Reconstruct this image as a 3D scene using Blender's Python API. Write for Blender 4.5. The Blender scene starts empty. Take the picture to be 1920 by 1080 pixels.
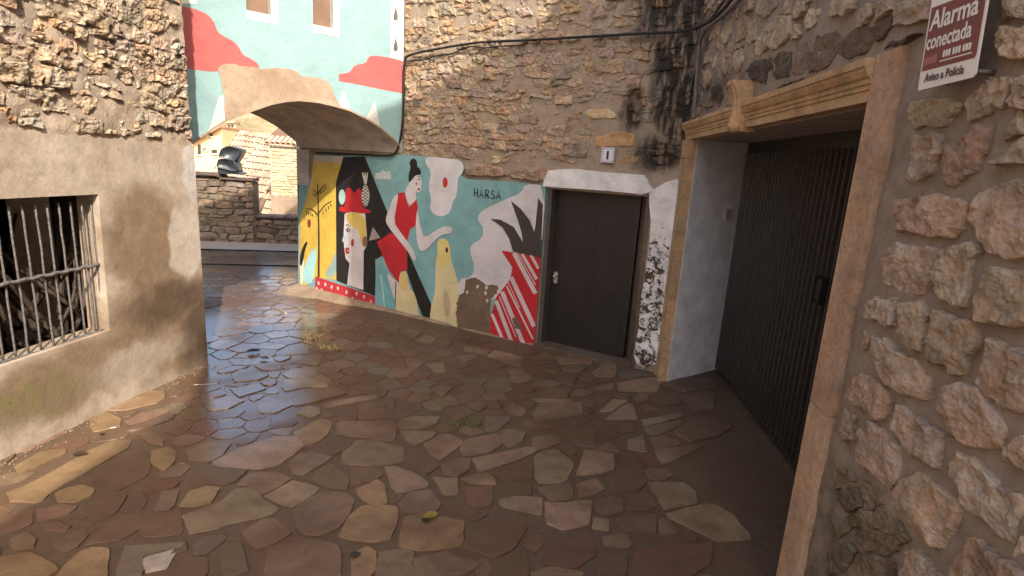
import bpy, bmesh, math, random
from mathutils import Vector, Matrix, noise
from mathutils.geometry import tessellate_polygon

R = math.radians
scene = bpy.context.scene
COL = scene.collection

# ------------------------------------------------------------------ camera
CAM_H, PITCH, ROLL, FPX = 1.70, R(12.7), R(3.5), 1030.0
_f = Vector((0, math.cos(PITCH), -math.sin(PITCH)))
_u0 = Vector((0, math.sin(PITCH), math.cos(PITCH)))
_r0 = Vector((1, 0, 0))
_r = math.cos(ROLL) * _r0 + math.sin(ROLL) * _u0
_u = math.cos(ROLL) * _u0 - math.sin(ROLL) * _r0
CPOS = Vector((0, 0, CAM_H))
cd = bpy.data.cameras.new('camera')
cam = bpy.data.objects.new('camera', cd)
COL.objects.link(cam)
cd.sensor_width = 36.0
cd.lens = FPX / 1920 * 36.0
cd.clip_start = 0.05
cd.clip_end = 2000
m = Matrix((_r, _u, -_f)).transposed().to_4x4()
m.translation = CPOS
cam.matrix_world = m
scene.camera = cam

# ------------------------------------------------------------------ world, sun, exposure
SUN_AZ, SUN_EL = R(25), R(40)          # azimuth measured from straight behind the camera towards its right
SUN_TO = Vector((math.sin(SUN_AZ) * math.cos(SUN_EL), -math.cos(SUN_AZ) * math.cos(SUN_EL), math.sin(SUN_EL)))
w = bpy.data.worlds.new('World')
scene.world = w
w.use_nodes = True
nt = w.node_tree
bg = nt.nodes['Background']
sky = nt.nodes.new('ShaderNodeTexSky')
sky.sky_type = 'NISHITA'
sky.sun_disc = False
sky.sun_elevation = SUN_EL
sky.sun_rotation = math.atan2(SUN_TO.x, SUN_TO.y)
sky.air_density = 1.0
sky.dust_density = 5.0
sky.ozone_density = 0.3
nt.links.new(sky.outputs[0], bg.inputs[0])
bg.inputs[1].default_value = 0.15
sd = bpy.data.lights.new('sun', 'SUN')
sd.energy = 2.7
sd.angle = R(0.6)
sd.color = (1.0, 0.93, 0.82)
so = bpy.data.objects.new('sun', sd)
COL.objects.link(so)
so.rotation_euler = (-SUN_TO).to_track_quat('-Z', 'Y').to_euler()
so.location = (0, 0, 20)
scene.view_settings.view_transform = 'Standard'
scene.view_settings.look = 'None'
scene.view_settings.gamma = 1.0
scene.view_settings.use_curve_mapping = False
scene.view_settings.exposure = 1.4
scene.render.engine = 'CYCLES'
scene.cycles.max_bounces = 8
scene.cycles.diffuse_bounces = 5

# ------------------------------------------------------------------ helpers
def ray(x, y):
    return _f + _r * ((x - 960) / FPX) - _u * ((y - 540) / FPX)

def ground_at(x, y, z=0.0):
    d = ray(x, y)
    return CPOS + d * ((z - CAM_H) / d.z)

def at_dist(x, y, dist):
    return CPOS + ray(x, y) * dist

class Frame:
    """A wall: origin, horizontal direction d, outward normal n; (s, z, h) -> world."""
    def __init__(self, o, d, n):
        self.o = Vector((o[0], o[1], 0)); self.d = Vector((d[0], d[1], 0)).normalized()
        self.n = Vector((n[0], n[1], 0)).normalized()
    def W(self, s, z, h=0.0):
        return self.o + self.d * s + self.n * h + Vector((0, 0, z))
    def px(self, x, y, h=0.0):
        d = ray(x, y)
        t = ((self.o + self.n * h - CPOS).dot(self.n)) / d.dot(self.n)
        P = CPOS + d * t
        return ((P - self.o).dot(self.d), P.z)
    def h_of(self, P):
        return (Vector(P) - self.o).dot(self.n)
    def s_of(self, P):
        return (Vector(P) - self.o).dot(self.d)

A0 = Vector((-2.42, 6.60, 0)); B0 = Vector((1.25, 4.55, 0))
DM = (B0 - A0).normalized()
MUR = Frame(A0, DM, (DM.y, -DM.x))
E0 = MUR.W(*MUR.px(755, 200))
DF = Vector((-math.sin(R(50)), -math.cos(R(50)), 0))          # facade runs towards the left and the camera
FAC = Frame(E0, DF, (-DF.y, DF.x))
DR = Vector((math.sin(R(4)), math.cos(R(4)), 0))
RIG = Frame((1.31, 4.46), DR, (-DR.y, DR.x))
DL = Vector((math.sin(R(9.5)), math.cos(R(9.5)), 0))
LEF = Frame((-2.40, 4.14), DL, (DL.y, -DL.x))

def obj(name, verts, faces, mat, parent=None, smooth=False, origin=None, color=None):
    me = bpy.data.meshes.new(name)
    o3 = Vector(origin) if origin is not None else Vector((0, 0, 0))
    me.from_pydata([tuple(Vector(v) - o3) for v in verts], [], faces)
    bm = bmesh.new(); bm.from_mesh(me)
    bmesh.ops.recalc_face_normals(bm, faces=bm.faces)
    bm.to_mesh(me); bm.free()
    if smooth:
        me.polygons.foreach_set('use_smooth', [True] * len(me.polygons))
    me.materials.append(mat)
    o = bpy.data.objects.new(name, me)
    o.location = o3
    COL.objects.link(o)
    if parent is not None:
        o.parent = parent
        o.matrix_parent_inverse = Matrix.Identity(4)
        o.location = o3 - WLOC.get(parent.name, Vector((0, 0, 0)))
    WLOC[o.name] = o3
    if color is not None:
        o.color = (*color, 1)
    return o
WLOC = {}

def empty(name, loc, label, cat, group=None):
    o = bpy.data.objects.new(name, None)
    COL.objects.link(o)
    o.location = loc
    o.empty_display_size = 0.1
    WLOC[o.name] = Vector(loc)
    tag(o, label, cat, group)
    return o

def tag(o, label=None, cat=None, group=None, kind=None):
    if label: o['label'] = label
    if cat: o['category'] = cat
    if group: o['group'] = group
    if kind: o['kind'] = kind
    return o

def chaikin(p, n=1, closed=True):
    for _ in range(n):
        q = []
        L = len(p)
        for i in range(L if closed else L - 1):
            a, b = p[i], p[(i + 1) % L]
            q.append((a[0] * .75 + b[0] * .25, a[1] * .75 + b[1] * .25))
            q.append((a[0] * .25 + b[0] * .75, a[1] * .25 + b[1] * .75))
        p = q
    return p

def tess(loops):
    return [tuple(t) for t in tessellate_polygon([[Vector((x, y, 0)) for x, y in l] for l in loops])]

def extrude(name, fr, loops, h0, h1, mat, parent=None, vec=None, smooth=False, color=None, back=True):
    """prism: loops[0] outline, the rest holes, in (s, z); from h0 (front) to h1 (back) along the normal or along vec"""
    pts = [p for l in loops for p in l]
    V = [fr.W(s, z, h0) for s, z in pts]
    n = len(pts)
    V += [(fr.W(s, z, h1) if vec is None else fr.W(s, z, h0) + vec) for s, z in pts]
    T = tess(loops)
    F = [t for t in T]
    if back: F += [tuple(i + n for i in reversed(t)) for t in T]
    k = 0
    for l in loops:
        L = len(l)
        for i in range(L):
            a, b = k + i, k + (i + 1) % L
            F.append((a, b, b + n, a + n))
        k += L
    return obj(name, V, F, mat, parent, smooth, color=color)

def sheet(name, fr, pts, h, mat, parent=None, color=None, thick=0.0015):
    return extrude(name, fr, [pts], h, h - thick, mat, parent, color=color)

def box(name, c, size, mat, parent=None, rotz=0.0, bev=0.0):
    """axis-aligned box rotated about z, centre c"""
    bm = bmesh.new()
    bmesh.ops.create_cube(bm, size=1)
    for v in bm.verts:
        v.co = Vector((v.co.x * size[0], v.co.y * size[1], v.co.z * size[2]))
    if bev:
        bmesh.ops.bevel(bm, geom=bm.edges[:], offset=bev, segments=2, affect='EDGES')
    M = Matrix.Rotation(rotz, 4, 'Z')
    V = [M @ v.co + Vector(c) for v in bm.verts]
    F = [[v.index for v in f.verts] for f in bm.faces]
    bm.free()
    return obj(name, V, F, mat, parent)

def fbox(name, fr, s0, s1, z0, z1, h0, h1, mat, parent=None, bev=0.0, color=None):
    bm = bmesh.new()
    bmesh.ops.create_cube(bm, size=1)
    for v in bm.verts:
        v.co = Vector(((v.co.x + .5) * (s1 - s0) + s0, (v.co.z + .5) * (z1 - z0) + z0, (v.co.y + .5) * (h1 - h0) + h0))
    if bev:
        bmesh.ops.bevel(bm, geom=bm.edges[:], offset=bev, segments=2, affect='EDGES')
    bm.verts.index_update()
    V = [fr.W(v.co.x, v.co.y, v.co.z) for v in bm.verts]
    F = [[v.index for v in f.verts] for f in bm.faces]
    bm.free()
    return obj(name, V, F, mat, parent, color=color)

def tube(name, pts, rad, mat, parent=None, sides=8, taper=None, cap=True):
    pts = [Vector(p) for p in pts]
    V, F = [], []
    n = len(pts)
    up = Vector((0.13, 0.21, 0.97))
    for i, p in enumerate(pts):
        t = (pts[min(i + 1, n - 1)] - pts[max(i - 1, 0)]).normalized()
        a = t.cross(up)
        if a.length < .05: a = t.cross(Vector((1, 0, 0)))
        a.normalize(); b = t.cross(a)
        r = rad if taper is None else rad * (1 + (taper - 1) * i / (n - 1))
        for k in range(sides):
            an = 2 * math.pi * k / sides
            V.append(p + a * math.cos(an) * r + b * math.sin(an) * r)
    for i in range(n - 1):
        for k in range(sides):
            F.append((i * sides + k, i * sides + (k + 1) % sides, (i + 1) * sides + (k + 1) % sides, (i + 1) * sides + k))
    if cap:
        F.append(tuple(range(sides))); F.append(tuple(reversed(range((n - 1) * sides, n * sides))))
    return obj(name, V, F, mat, parent, True)

def smooth_path(P, n=3):
    P = [Vector(p) for p in P]
    for _ in range(n):
        Q = [P[0]]
        for a, b in zip(P, P[1:]):
            Q.append(a * .75 + b * .25); Q.append(a * .25 + b * .75)
        Q.append(P[-1]); P = Q
    return P

# ------------------------------------------------------------------ materials
class NT:
    def __init__(self, name, rough=.85, spec=.3):
        self.m = bpy.data.materials.new(name); self.m.use_nodes = True
        self.t = self.m.node_tree; self.b = self.t.nodes['Principled BSDF']
        self.b.inputs['Roughness'].default_value = rough
        self.b.inputs['Specular IOR Level'].default_value = spec
        self._pos = None
    def n(self, typ, **kw):
        x = self.t.nodes.new(typ)
        for k, v in kw.items(): setattr(x, k, v)
        return x
    def link(self, a, b): self.t.links.new(a, b)
    def pos(self):
        if self._pos is None: self._pos = self.n('ShaderNodeNewGeometry').outputs['Position']
        return self._pos
    def val(self, sock, v):
        if hasattr(v, 'is_linked') or hasattr(v, 'links'): self.link(v, sock)
        else: sock.default_value = v
    def noise(self, scale, detail=6, rough=.6, vec=None, dist=0.0):
        x = self.n('ShaderNodeTexNoise')
        x.inputs['Scale'].default_value = scale; x.inputs['Detail'].default_value = detail
        x.inputs['Roughness'].default_value = rough; x.inputs['Distortion'].default_value = dist
        self.link(vec if vec is not None else self.pos(), x.inputs['Vector'])
        return x.outputs['Fac']
    def voro(self, scale, feature='F1', vec=None):
        x = self.n('ShaderNodeTexVoronoi', feature=feature)
        x.inputs['Scale'].default_value = scale
        self.link(vec if vec is not None else self.pos(), x.inputs['Vector'])
        return x.outputs['Distance']
    def ramp(self, fac, stops):
        x = self.n('ShaderNodeValToRGB')
        e = x.color_ramp.elements
        while len(e) < len(stops): e.new(.5)
        for k, (p, c) in enumerate(stops):
            e[k].position = p
            e[k].color = (c, c, c, 1) if isinstance(c, (int, float)) else (*c, 1)
        self.link(fac, x.inputs[0])
        return x.outputs[0]
    def math(self, op, a, b=0.0, c=None):
        x = self.n('ShaderNodeMath', operation=op)
        self.val(x.inputs[0], a); self.val(x.inputs[1], b)
        if c is not None: self.val(x.inputs[2], c)
        return x.outputs[0]
    def mix(self, fac, a, b, mode='MIX'):
        x = self.n('ShaderNodeMix', data_type='RGBA', blend_type=mode)
        self.val(x.inputs[0], fac)
        for i, v in ((6, a), (7, b)):
            if isinstance(v, tuple): x.inputs[i].default_value = (*v, 1)
            else: self.link(v, x.inputs[i])
        return x.outputs[2]
    def bump(self, h, strength=.5, dist=.02, prev=None):
        x = self.n('ShaderNodeBump')
        x.inputs['Strength'].default_value = strength; x.inputs['Distance'].default_value = dist
        self.link(h, x.inputs['Height'])
        if prev is not None: self.link(prev, x.inputs['Normal'])
        self.link(x.outputs[0], self.b.inputs['Normal'])
        return x.outputs[0]
    def color(self, c):
        if isinstance(c, tuple): self.b.inputs['Base Color'].default_value = (*c, 1)
        else: self.link(c, self.b.inputs['Base Color'])
        return self.m
    def objcol(self): return self.n('ShaderNodeObjectInfo').outputs['Color']
    def objrand(self): return self.n('ShaderNodeObjectInfo').outputs['Random']
    def blob(self, c, radii, wob=.12, wscale=5.0, soft=.35, axes=None):
        """1 inside an ellipsoid round world point c, wobbly edge"""
        nz = self.n('ShaderNodeTexNoise'); nz.inputs['Scale'].default_value = wscale; nz.inputs['Detail'].default_value = 5
        self.link(self.pos(), nz.inputs['Vector'])
        a = self.n('ShaderNodeVectorMath', operation='MULTIPLY_ADD')
        self.link(nz.outputs['Color'], a.inputs[0]); a.inputs[1].default_value = (2 * wob,) * 3
        a.inputs[2].default_value = tuple(-wob - x for x in c)
        b = self.n('ShaderNodeVectorMath', operation='ADD')
        self.link(a.outputs[0], b.inputs[0]); self.link(self.pos(), b.inputs[1])
        d = self.n('ShaderNodeVectorMath', operation='DIVIDE')
        self.link(b.outputs[0], d.inputs[0]); d.inputs[1].default_value = radii
        l = self.n('ShaderNodeVectorMath', operation='LENGTH'); self.link(d.outputs[0], l.inputs[0])
        r = self.n('ShaderNodeMapRange', interpolation_type='SMOOTHSTEP')
        self.link(l.outputs['Value'], r.inputs['Value'])
        r.inputs['From Min'].default_value = 1 - soft; r.inputs['From Max'].default_value = 1 + soft
        r.inputs['To Min'].default_value = 1; r.inputs['To Max'].default_value = 0
        return r.outputs[0]

def stain_corner(M, col):
    """black mould that ran down the inner corner between the two houses"""
    k1 = M.blob(MUR.W(4.17, 2.6), (.25, .25, .75), .07, 6, .2)
    k2 = M.blob(MUR.W(4.05, 1.86), (.20, .20, .17), .12, 8, .5)
    k3 = M.blob(MUR.W(3.80, 2.20), (.09, .09, .20), .08, 9, .5)
    k4 = M.blob(MUR.W(4.10, 3.1), (.40, .40, .45), .2, 5, .5)
    k = M.math('MAXIMUM', M.math('MAXIMUM', k1, k4), M.math('MAXIMUM', k2, k3))
    sc = M.n('ShaderNodeVectorMath', operation='MULTIPLY'); M.link(M.pos(), sc.inputs[0]); sc.inputs[1].default_value = (1, 1, .22)
    k = M.math('MULTIPLY', k, M.ramp(M.noise(22, 5, .6, vec=sc.outputs[0]), [(.34, .35), (.52, 1.0)]))
    return M.mix(M.math('MULTIPLY', k, .96), col, (.018, .015, .012))

def mat_stone(name, tint=(1, 1, 1), rough=.88, bump=.6, bdist=.02, stain=None, fs=1.0, mott=.55):
    M = NT(name, rough, .25)
    oc = M.objcol()
    n1 = M.noise(5 * fs, 8, .65); n2 = M.noise(28 * fs, 6, .7); n3 = M.noise(110 * fs, 4, .7)
    v = M.voro(45 * fs)
    c = M.mix(1.0, oc, tint, 'MULTIPLY')
    c = M.mix(1.0, c, M.ramp(n1, [(.25, 1 - mott), (.5, .95), (.75, 1.25)]), 'MULTIPLY')
    c = M.mix(.7, c, M.ramp(n2, [(.3, .62), (.55, 1.0), (.75, 1.25)]), 'MULTIPLY')
    warm = M.ramp(M.noise(9 * fs, 4), [(.42, 0.0), (.62, .55)])
    c = M.mix(warm, c, M.mix(1.0, c, (1.18, .93, .70), 'MULTIPLY'))
    c = M.mix(M.ramp(M.noise(55 * fs, 4), [(.62, 0.0), (.72, .6)]), c, M.mix(1.0, c, (.45, .40, .36), 'MULTIPLY'))
    if stain: c = stain(M, c)
    M.color(c)
    h = M.math('ADD', M.math('MULTIPLY', n2, .6), M.math('ADD', M.math('MULTIPLY', n3, .28), M.math('MULTIPLY', v, .45)))
    M.bump(h, bump, bdist)
    return M.m

def mat_mortar(name, col, col2, stain=None, bump=.5, rough=.92):
    M = NT(name, rough, .2)
    n1 = M.noise(3.2, 7, .6); n2 = M.noise(60, 5, .7); n3 = M.noise(16, 5)
    c = M.mix(M.ramp(n1, [(.32, 0.0), (.68, 1.0)]), col, col2)
    c = M.mix(.6, c, M.ramp(n3, [(.3, .72), (.7, 1.22)]), 'MULTIPLY')
    c = M.mix(.4, c, M.ramp(n2, [(.3, .75), (.7, 1.2)]), 'MULTIPLY')
    if stain: c = stain(M, c)
    M.color(c)
    M.bump(M.math('ADD', M.math('MULTIPLY', n2, .35), n3), bump, .012)
    return M.m

_pc = {}
def mat_paint(col, wear=.25, rough=.7):
    k = tuple(round(x, 3) for x in col) + (wear,)
    if k in _pc: return _pc[k]
    M = NT('painted_plaster', rough, .3)
    n1 = M.noise(4, 6); n2 = M.noise(45, 5, .7)
    c = M.mix(1.0, tuple(col), M.ramp(n1, [(.3, 1 - wear), (.6, 1.0), (.8, 1.06)]), 'MULTIPLY')
    c = M.mix(M.ramp(M.noise(20, 6, .75), [(.63, 0.0), (.70, .4 if wear > .1 else .1)]), c, (.30, .24, .19))
    if wear > .15: c = M.mix(M.ramp(M.noise(2.4, 7, .7, dist=.4), [(.52, 0.0), (.72, .35)]), c, M.mix(1.0, c, (.62, .52, .42), 'MULTIPLY'))
    M.color(c)
    M.bump(M.math('ADD', n2, M.math('ADD', M.math('MULTIPLY', n1, 2.0), M.math('MULTIPLY', M.noise(12, 5), 2.0))), .32, .012)
    _pc[k] = M.m
    return M.m

def mat_flat(name, col, rough=.6, spec=.3, metal=0.0, nscale=18, var=.25, bump=.15):
    M = NT(name, rough, spec)
    M.b.inputs['Metallic'].default_value = metal
    n1 = M.noise(nscale, 5)
    M.color(M.mix(1.0, tuple(col), M.ramp(n1, [(.3, 1 - var), (.7, 1 + var)]), 'MULTIPLY'))
    if bump: M.bump(n1, bump, .01)
    return M.m

# ------------------------------------------------------------------ stone pieces
def resample(p, n):
    L = len(p)
    seg = [math.dist(p[i], p[(i + 1) % L]) for i in range(L)]
    tot = sum(seg); out = []; i = 0; acc = 0
    for k in range(n):
        t = tot * k / n
        while acc + seg[i] < t: acc += seg[i]; i += 1
        f = (t - acc) / max(seg[i], 1e-9)
        a, b = p[i], p[(i + 1) % L]
        out.append((a[0] + (b[0] - a[0]) * f, a[1] + (b[1] - a[1]) * f))
    return out

def area_c(p):
    a = cx = cy = 0
    for i in range(len(p)):
        x0, y0 = p[i]; x1, y1 = p[(i + 1) % len(p)]
        k = x0 * y1 - x1 * y0
        a += k; cx += (x0 + x1) * k; cy += (y0 + y1) * k
    if abs(a) < 1e-9: return 0, p[0]
    return abs(a) / 2, (cx / (3 * a), cy / (3 * a))

def shrink(p, g):
    a, c = area_c(p)
    r = math.sqrt(max(a, 1e-6) / math.pi)
    k = max(.3, 1 - g / r)
    return [(c[0] + (x - c[0]) * k, c[1] + (y - c[1]) * k) for x, y in p]

PROFILE = {'rubble': [(1.0, None), (1.0, .10), (.95, .70), (.84, .95), (.66, 1.0), (.46, 1.02), (.24, 1.02)],
           'craggy': [(1.0, None), (1.0, .25), (.965, .80), (.90, .97), (.80, 1.0), (.69, 1.0), (.58, 1.02), (.47, 1.02), (.36, 1.03), (.25, 1.03), (.13, 1.02)],
           'flag': [(1.0, None), (1.0, .0), (.985, 1.0), (.8, 1.0), (.45, 1.0)]}

def stone_geo(to_world, poly, H, n, prof, seed, amp, freq, jag=0.0, sink=.03, chk=1, tilt=0.0):
    p = resample(chaikin(poly, chk) if chk else poly, n)
    _, c = area_c(p)
    rnd = random.Random(seed)
    off = Vector((seed * 1.37 % 97, seed * .73 % 89, seed * .31 % 83))
    tx, tz = rnd.uniform(-tilt, tilt), rnd.uniform(-tilt, tilt)
    if jag:
        q2 = []
        for x, y in p:
            q = Vector((x, y, 0)) * 18 + off; q3 = Vector((x, y, 0)) * 60 + off
            q2.append((x + noise.noise(q) * jag + noise.noise(q3) * jag * .5,
                       y + noise.noise(q + Vector((31, 7, 3))) * jag + noise.noise(q3 + Vector((31, 7, 3))) * jag * .5))
        p = q2
    V, F = [], []
    rings = PROFILE[prof]
    for ri, (k, hh) in enumerate(rings):
        for (x, y) in p:
            sx, sy = c[0] + (x - c[0]) * k, c[1] + (y - c[1]) * k
            if hh is None: h = -sink
            else:
                q = Vector((sx, sy, 0)) * freq + off
                if prof == 'flag': h = H * hh + amp * noise.noise(q)
                else:
                    f = noise.fractal(q, .8, 2.1, 3) - .7 * abs(noise.noise(q * .8 + Vector((5, 9, 2))))
                    h = H * hh + amp * f * (.35 + .65 * min(1, hh))
                h += tx * (sx - c[0]) + tz * (sy - c[1])
                if prof == 'craggy' and 0 < ri < len(rings) - 1:
                    sx += amp * .5 * noise.noise(q * 1.7 + Vector((3, 1, 8))); sy += amp * .5 * noise.noise(q * 1.7 + Vector((1, 7, 4)))
            V.append(to_world(sx, sy, h))
    m_ = [V[(len(rings) - 1) * n + i] for i in range(n)]
    V.append(sum(m_, Vector((0, 0, 0))) / n)
    for r in range(len(rings) - 1):
        for i in range(n):
            F.append((r * n + i, r * n + (i + 1) % n, (r + 1) * n + (i + 1) % n, (r + 1) * n + i))
    b = (len(rings) - 1) * n
    for i in range(n): F.append((b + i, b + (i + 1) % n, len(V) - 1))
    return V, F, to_world(c[0], c[1], 0)

def courses(rnd, s0, s1, z0, z1, wr, hr, wav=.02, jit=.012):
    """irregular courses of roughly squared rubble: list of polygons in (s, z)"""
    out = []
    z = z0
    sd = rnd.random() * 50
    line = lambda zz, s: zz + wav * noise.noise(Vector((s * 2.2, zz * 3, sd))) * 2
    while z < z1:
        h = rnd.uniform(*hr)
        s = s0 - rnd.uniform(0, wr[0])
        while s < s1:
            w = rnd.uniform(*wr)
            a, b = s, s + w
            lo, hi = z, z + h
            def quad(a, b, lo, hi, flo=1.0, fhi=1.0):
                j = lambda: rnd.uniform(-jit, jit)
                lean = rnd.uniform(-.02, .02)
                return [(a + j() - lean, line(lo, a) + j()), ((a + b) / 2 + j(), line(lo, (a + b) / 2) + j() * .6), (b + j() - lean, line(lo, b) + j()),
                        (b + j(), line((lo + hi) / 2, b)), (b + j() + lean, line(hi, b) + j()), ((a + b) / 2 + j(), line(hi, (a + b) / 2) + j() * .6), (a + j() + lean, line(hi, a) + j()), (a + j(), line((lo + hi) / 2, a))]
            if h > .5 * (hr[0] + hr[1]) and rnd.random() < .35:
                m = lo + h * rnd.uniform(.4, .6)
                out.append(quad(a, b, lo, m)); out.append(quad(a, b, m, hi))
            else: out.append(quad(a, b, lo, hi))
            s += w
        z += h
    return out

def half_clip(poly, a, b):
    """keep the side of poly nearer to a than to b"""
    mx, my = (a[0] + b[0]) / 2, (a[1] + b[1]) / 2
    nx, ny = b[0] - a[0], b[1] - a[1]
    out = []
    L = len(poly)
    for i in range(L):
        p, q = poly[i], poly[(i + 1) % L]
        dp = (p[0] - mx) * nx + (p[1] - my) * ny
        dq = (q[0] - mx) * nx + (q[1] - my) * ny
        if dp <= 0: out.append(p)
        if (dp < 0 < dq) or (dq < 0 < dp):
            t = dp / (dp - dq)
            out.append((p[0] + (q[0] - p[0]) * t, p[1] + (q[1] - p[1]) * t))
    return out

def voronoi(seeds, want, R0, bound=None):
    cells = {}
    for i in want:
        a = seeds[i]
        poly = [(a[0] - R0, a[1] - R0), (a[0] + R0, a[1] - R0), (a[0] + R0, a[1] + R0), (a[0] - R0, a[1] + R0)]
        near = sorted((j for j in range(len(seeds)) if j != i and abs(seeds[j][0] - a[0]) < 2 * R0 and abs(seeds[j][1] - a[1]) < 2 * R0),
                      key=lambda j: (seeds[j][0] - a[0]) ** 2 + (seeds[j][1] - a[1]) ** 2)
        for j in near[:40]:
            poly = half_clip(poly, a, seeds[j])
            if len(poly) < 3: break
        if len(poly) >= 3: cells[i] = poly
    return cells

def clip_rect(poly, x0, x1, y0, y1):
    def cl(p, f):
        out = []
        for i in range(len(p)):
            a, b = p[i], p[(i + 1) % len(p)]
            da, db = f(a), f(b)
            if da >= 0: out.append(a)
            if (da > 0 > db) or (da < 0 < db):
                t = da / (da - db); out.append((a[0] + (b[0] - a[0]) * t, a[1] + (b[1] - a[1]) * t))
        return out
    for f in (lambda p: p[0] - x0, lambda p: x1 - p[0], lambda p: p[1] - y0, lambda p: y1 - p[1]):
        poly = cl(poly, f)
        if len(poly) < 3: return []
    return poly

def inside(pt, poly):
    x, y = pt; r = False
    for i in range(len(poly)):
        x0, y0 = poly[i]; x1, y1 = poly[i - 1]
        if (y0 > y) != (y1 > y) and x < (x1 - x0) * (y - y0) / (y1 - y0) + x0: r = not r
    return r

def rough_sheet(name, fr, s0, s1, z0, z1, step, amp, freq, h, mat, parent, hole=None, seed=0):
    ns, nz = max(1, int((s1 - s0) / step)), max(1, int((z1 - z0) / step))
    V, F = [], []
    for j in range(nz + 1):
        for i in range(ns + 1):
            s, z = s0 + (s1 - s0) * i / ns, z0 + (z1 - z0) * j / nz
            V.append(fr.W(s, z, h + amp * noise.fractal(Vector((s * freq, z * freq, seed)), 1.0, 2.0, 3)))
    for j in range(nz):
        for i in range(ns):
            s, z = s0 + (s1 - s0) * (i + .5) / ns, z0 + (z1 - z0) * (j + .5) / nz
            if hole and inside((s, z), hole): continue
            a = j * (ns + 1) + i
            F.append((a, a + 1, a + ns + 2, a + ns + 1))
    return obj(name, V, F, mat, parent, True)

def Z(zoom, pts):
    ox, oy, k = zoom
    return [(ox + x / k, oy + y / k) for x, y in pts]

def on(fr, zoom, pts, h=0.0):
    return [fr.px(x, y, h) for x, y in Z(zoom, pts)]

def jitter_col(rnd, base, v=.15, hue=.05):
    k = 1 + rnd.uniform(-v, v)
    return tuple(max(.005, c * k * (1 + rnd.uniform(-hue, hue))) for c in base)
#@@GROUND
# ================================================================== GROUND
def mat_wet(name, base=None, bump=.35, fine=1.0, r0=.34, r1=.75, mud=True):
    M = NT(name, .35, .32)
    n1 = M.noise(2.2, 6, .6); n2 = M.noise(14 * fine, 6, .65); n3 = M.noise(70 * fine, 5, .7)
    c = M.objcol() if base is None else None
    if c is None:
        r = M.n('ShaderNodeRGB'); r.outputs[0].default_value = (*base, 1); c = r.outputs[0]
    c = M.mix(.9, c, M.ramp(n2, [(.28, .70), (.5, 1.0), (.75, 1.22)]), 'MULTIPLY')
    c = M.mix(.55, c, M.ramp(n3, [(.3, .70), (.7, 1.25)]), 'MULTIPLY')
    if mud:
        k = M.ramp(M.noise(1.7, 7, .62), [(.44, 0.0), (.62, .8)])
        c = M.mix(k, c, (.098, .052, .029))
    M.color(c)
    rr = M.ramp(n1, [(.3, r0), (.7, r1)])
    film = M.math('MAXIMUM', M.blob(ground_at(440, 635), (.72, 1.3, .5), .30, 2.2, .35), M.blob(ground_at(440, 770), (.5, .75, .5), .25, 3, .5))
    film = M.math('MAXIMUM', film, M.blob(ground_at(455, 520), (1.3, 1.0, .5), .4, 2.2, .35))
    rr = M.mix(M.math('MULTIPLY', film, .6), rr, (.08, .08, .08))
    M.link(film, M.b.inputs['Coat Weight']); M.b.inputs['Coat Roughness'].default_value = .20; M.b.inputs['Coat IOR'].default_value = 1.5
    rr = M.math('ADD', rr, M.math('MULTIPLY', M.math('SUBTRACT', n3, .5), .25))
    M.link(rr, M.b.inputs['Roughness'])
    M.bump(M.math('ADD', M.math('MULTIPLY', n3, .3), n2), bump, .008)
    bn_ = [x for x in M.t.nodes if x.type == 'BUMP'][0]
    M.link(M.math('MULTIPLY', M.math('SUBTRACT', 1.0, M.math('MULTIPLY', film, .8)), bump), bn_.inputs['Strength'])
    return M.m

m_joint = mat_wet('wet_mortar_joint', (.105, .068, .043), .6, 1.5, .45, .8)
m_flag = mat_wet('wet_flagstone', None, .3)
m_street = mat_wet('wet_street', (.16, .125, .10), .5, .8, .12, .4)
m_conc = mat_wet('pale_damp_concrete', (.34, .29, .25), .2, 1, .4, .7, mud=False)

# alley sheet: slightly uneven ground, joints lie below the stones
def gz(x, y):
    return .010 * noise.noise(Vector((x * 1.1, y * 1.1, 3))) + .004 * noise.noise(Vector((x * 4, y * 4, 9)))
V, F = [], []
gx0, gx1, gy0, gy1, st = -6.2, 3.2, -3.0, 9.9, .1
nx, ny = int((gx1 - gx0) / st), int((gy1 - gy0) / st)
for j in range(ny + 1):
    for i in range(nx + 1):
        x, y = gx0 + i * st, gy0 + j * st
        V.append((x, y, gz(x, y) - .0045 + .002 * noise.noise(Vector((x * 7, y * 7, 21)))))
for j in range(ny):
    for i in range(nx):
        a = j * (nx + 1) + i
        F.append((a, a + 1, a + nx + 2, a + nx + 1))
pave = obj('pavement', V, F, m_joint, None, True)
tag(pave, kind='structure')

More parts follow.
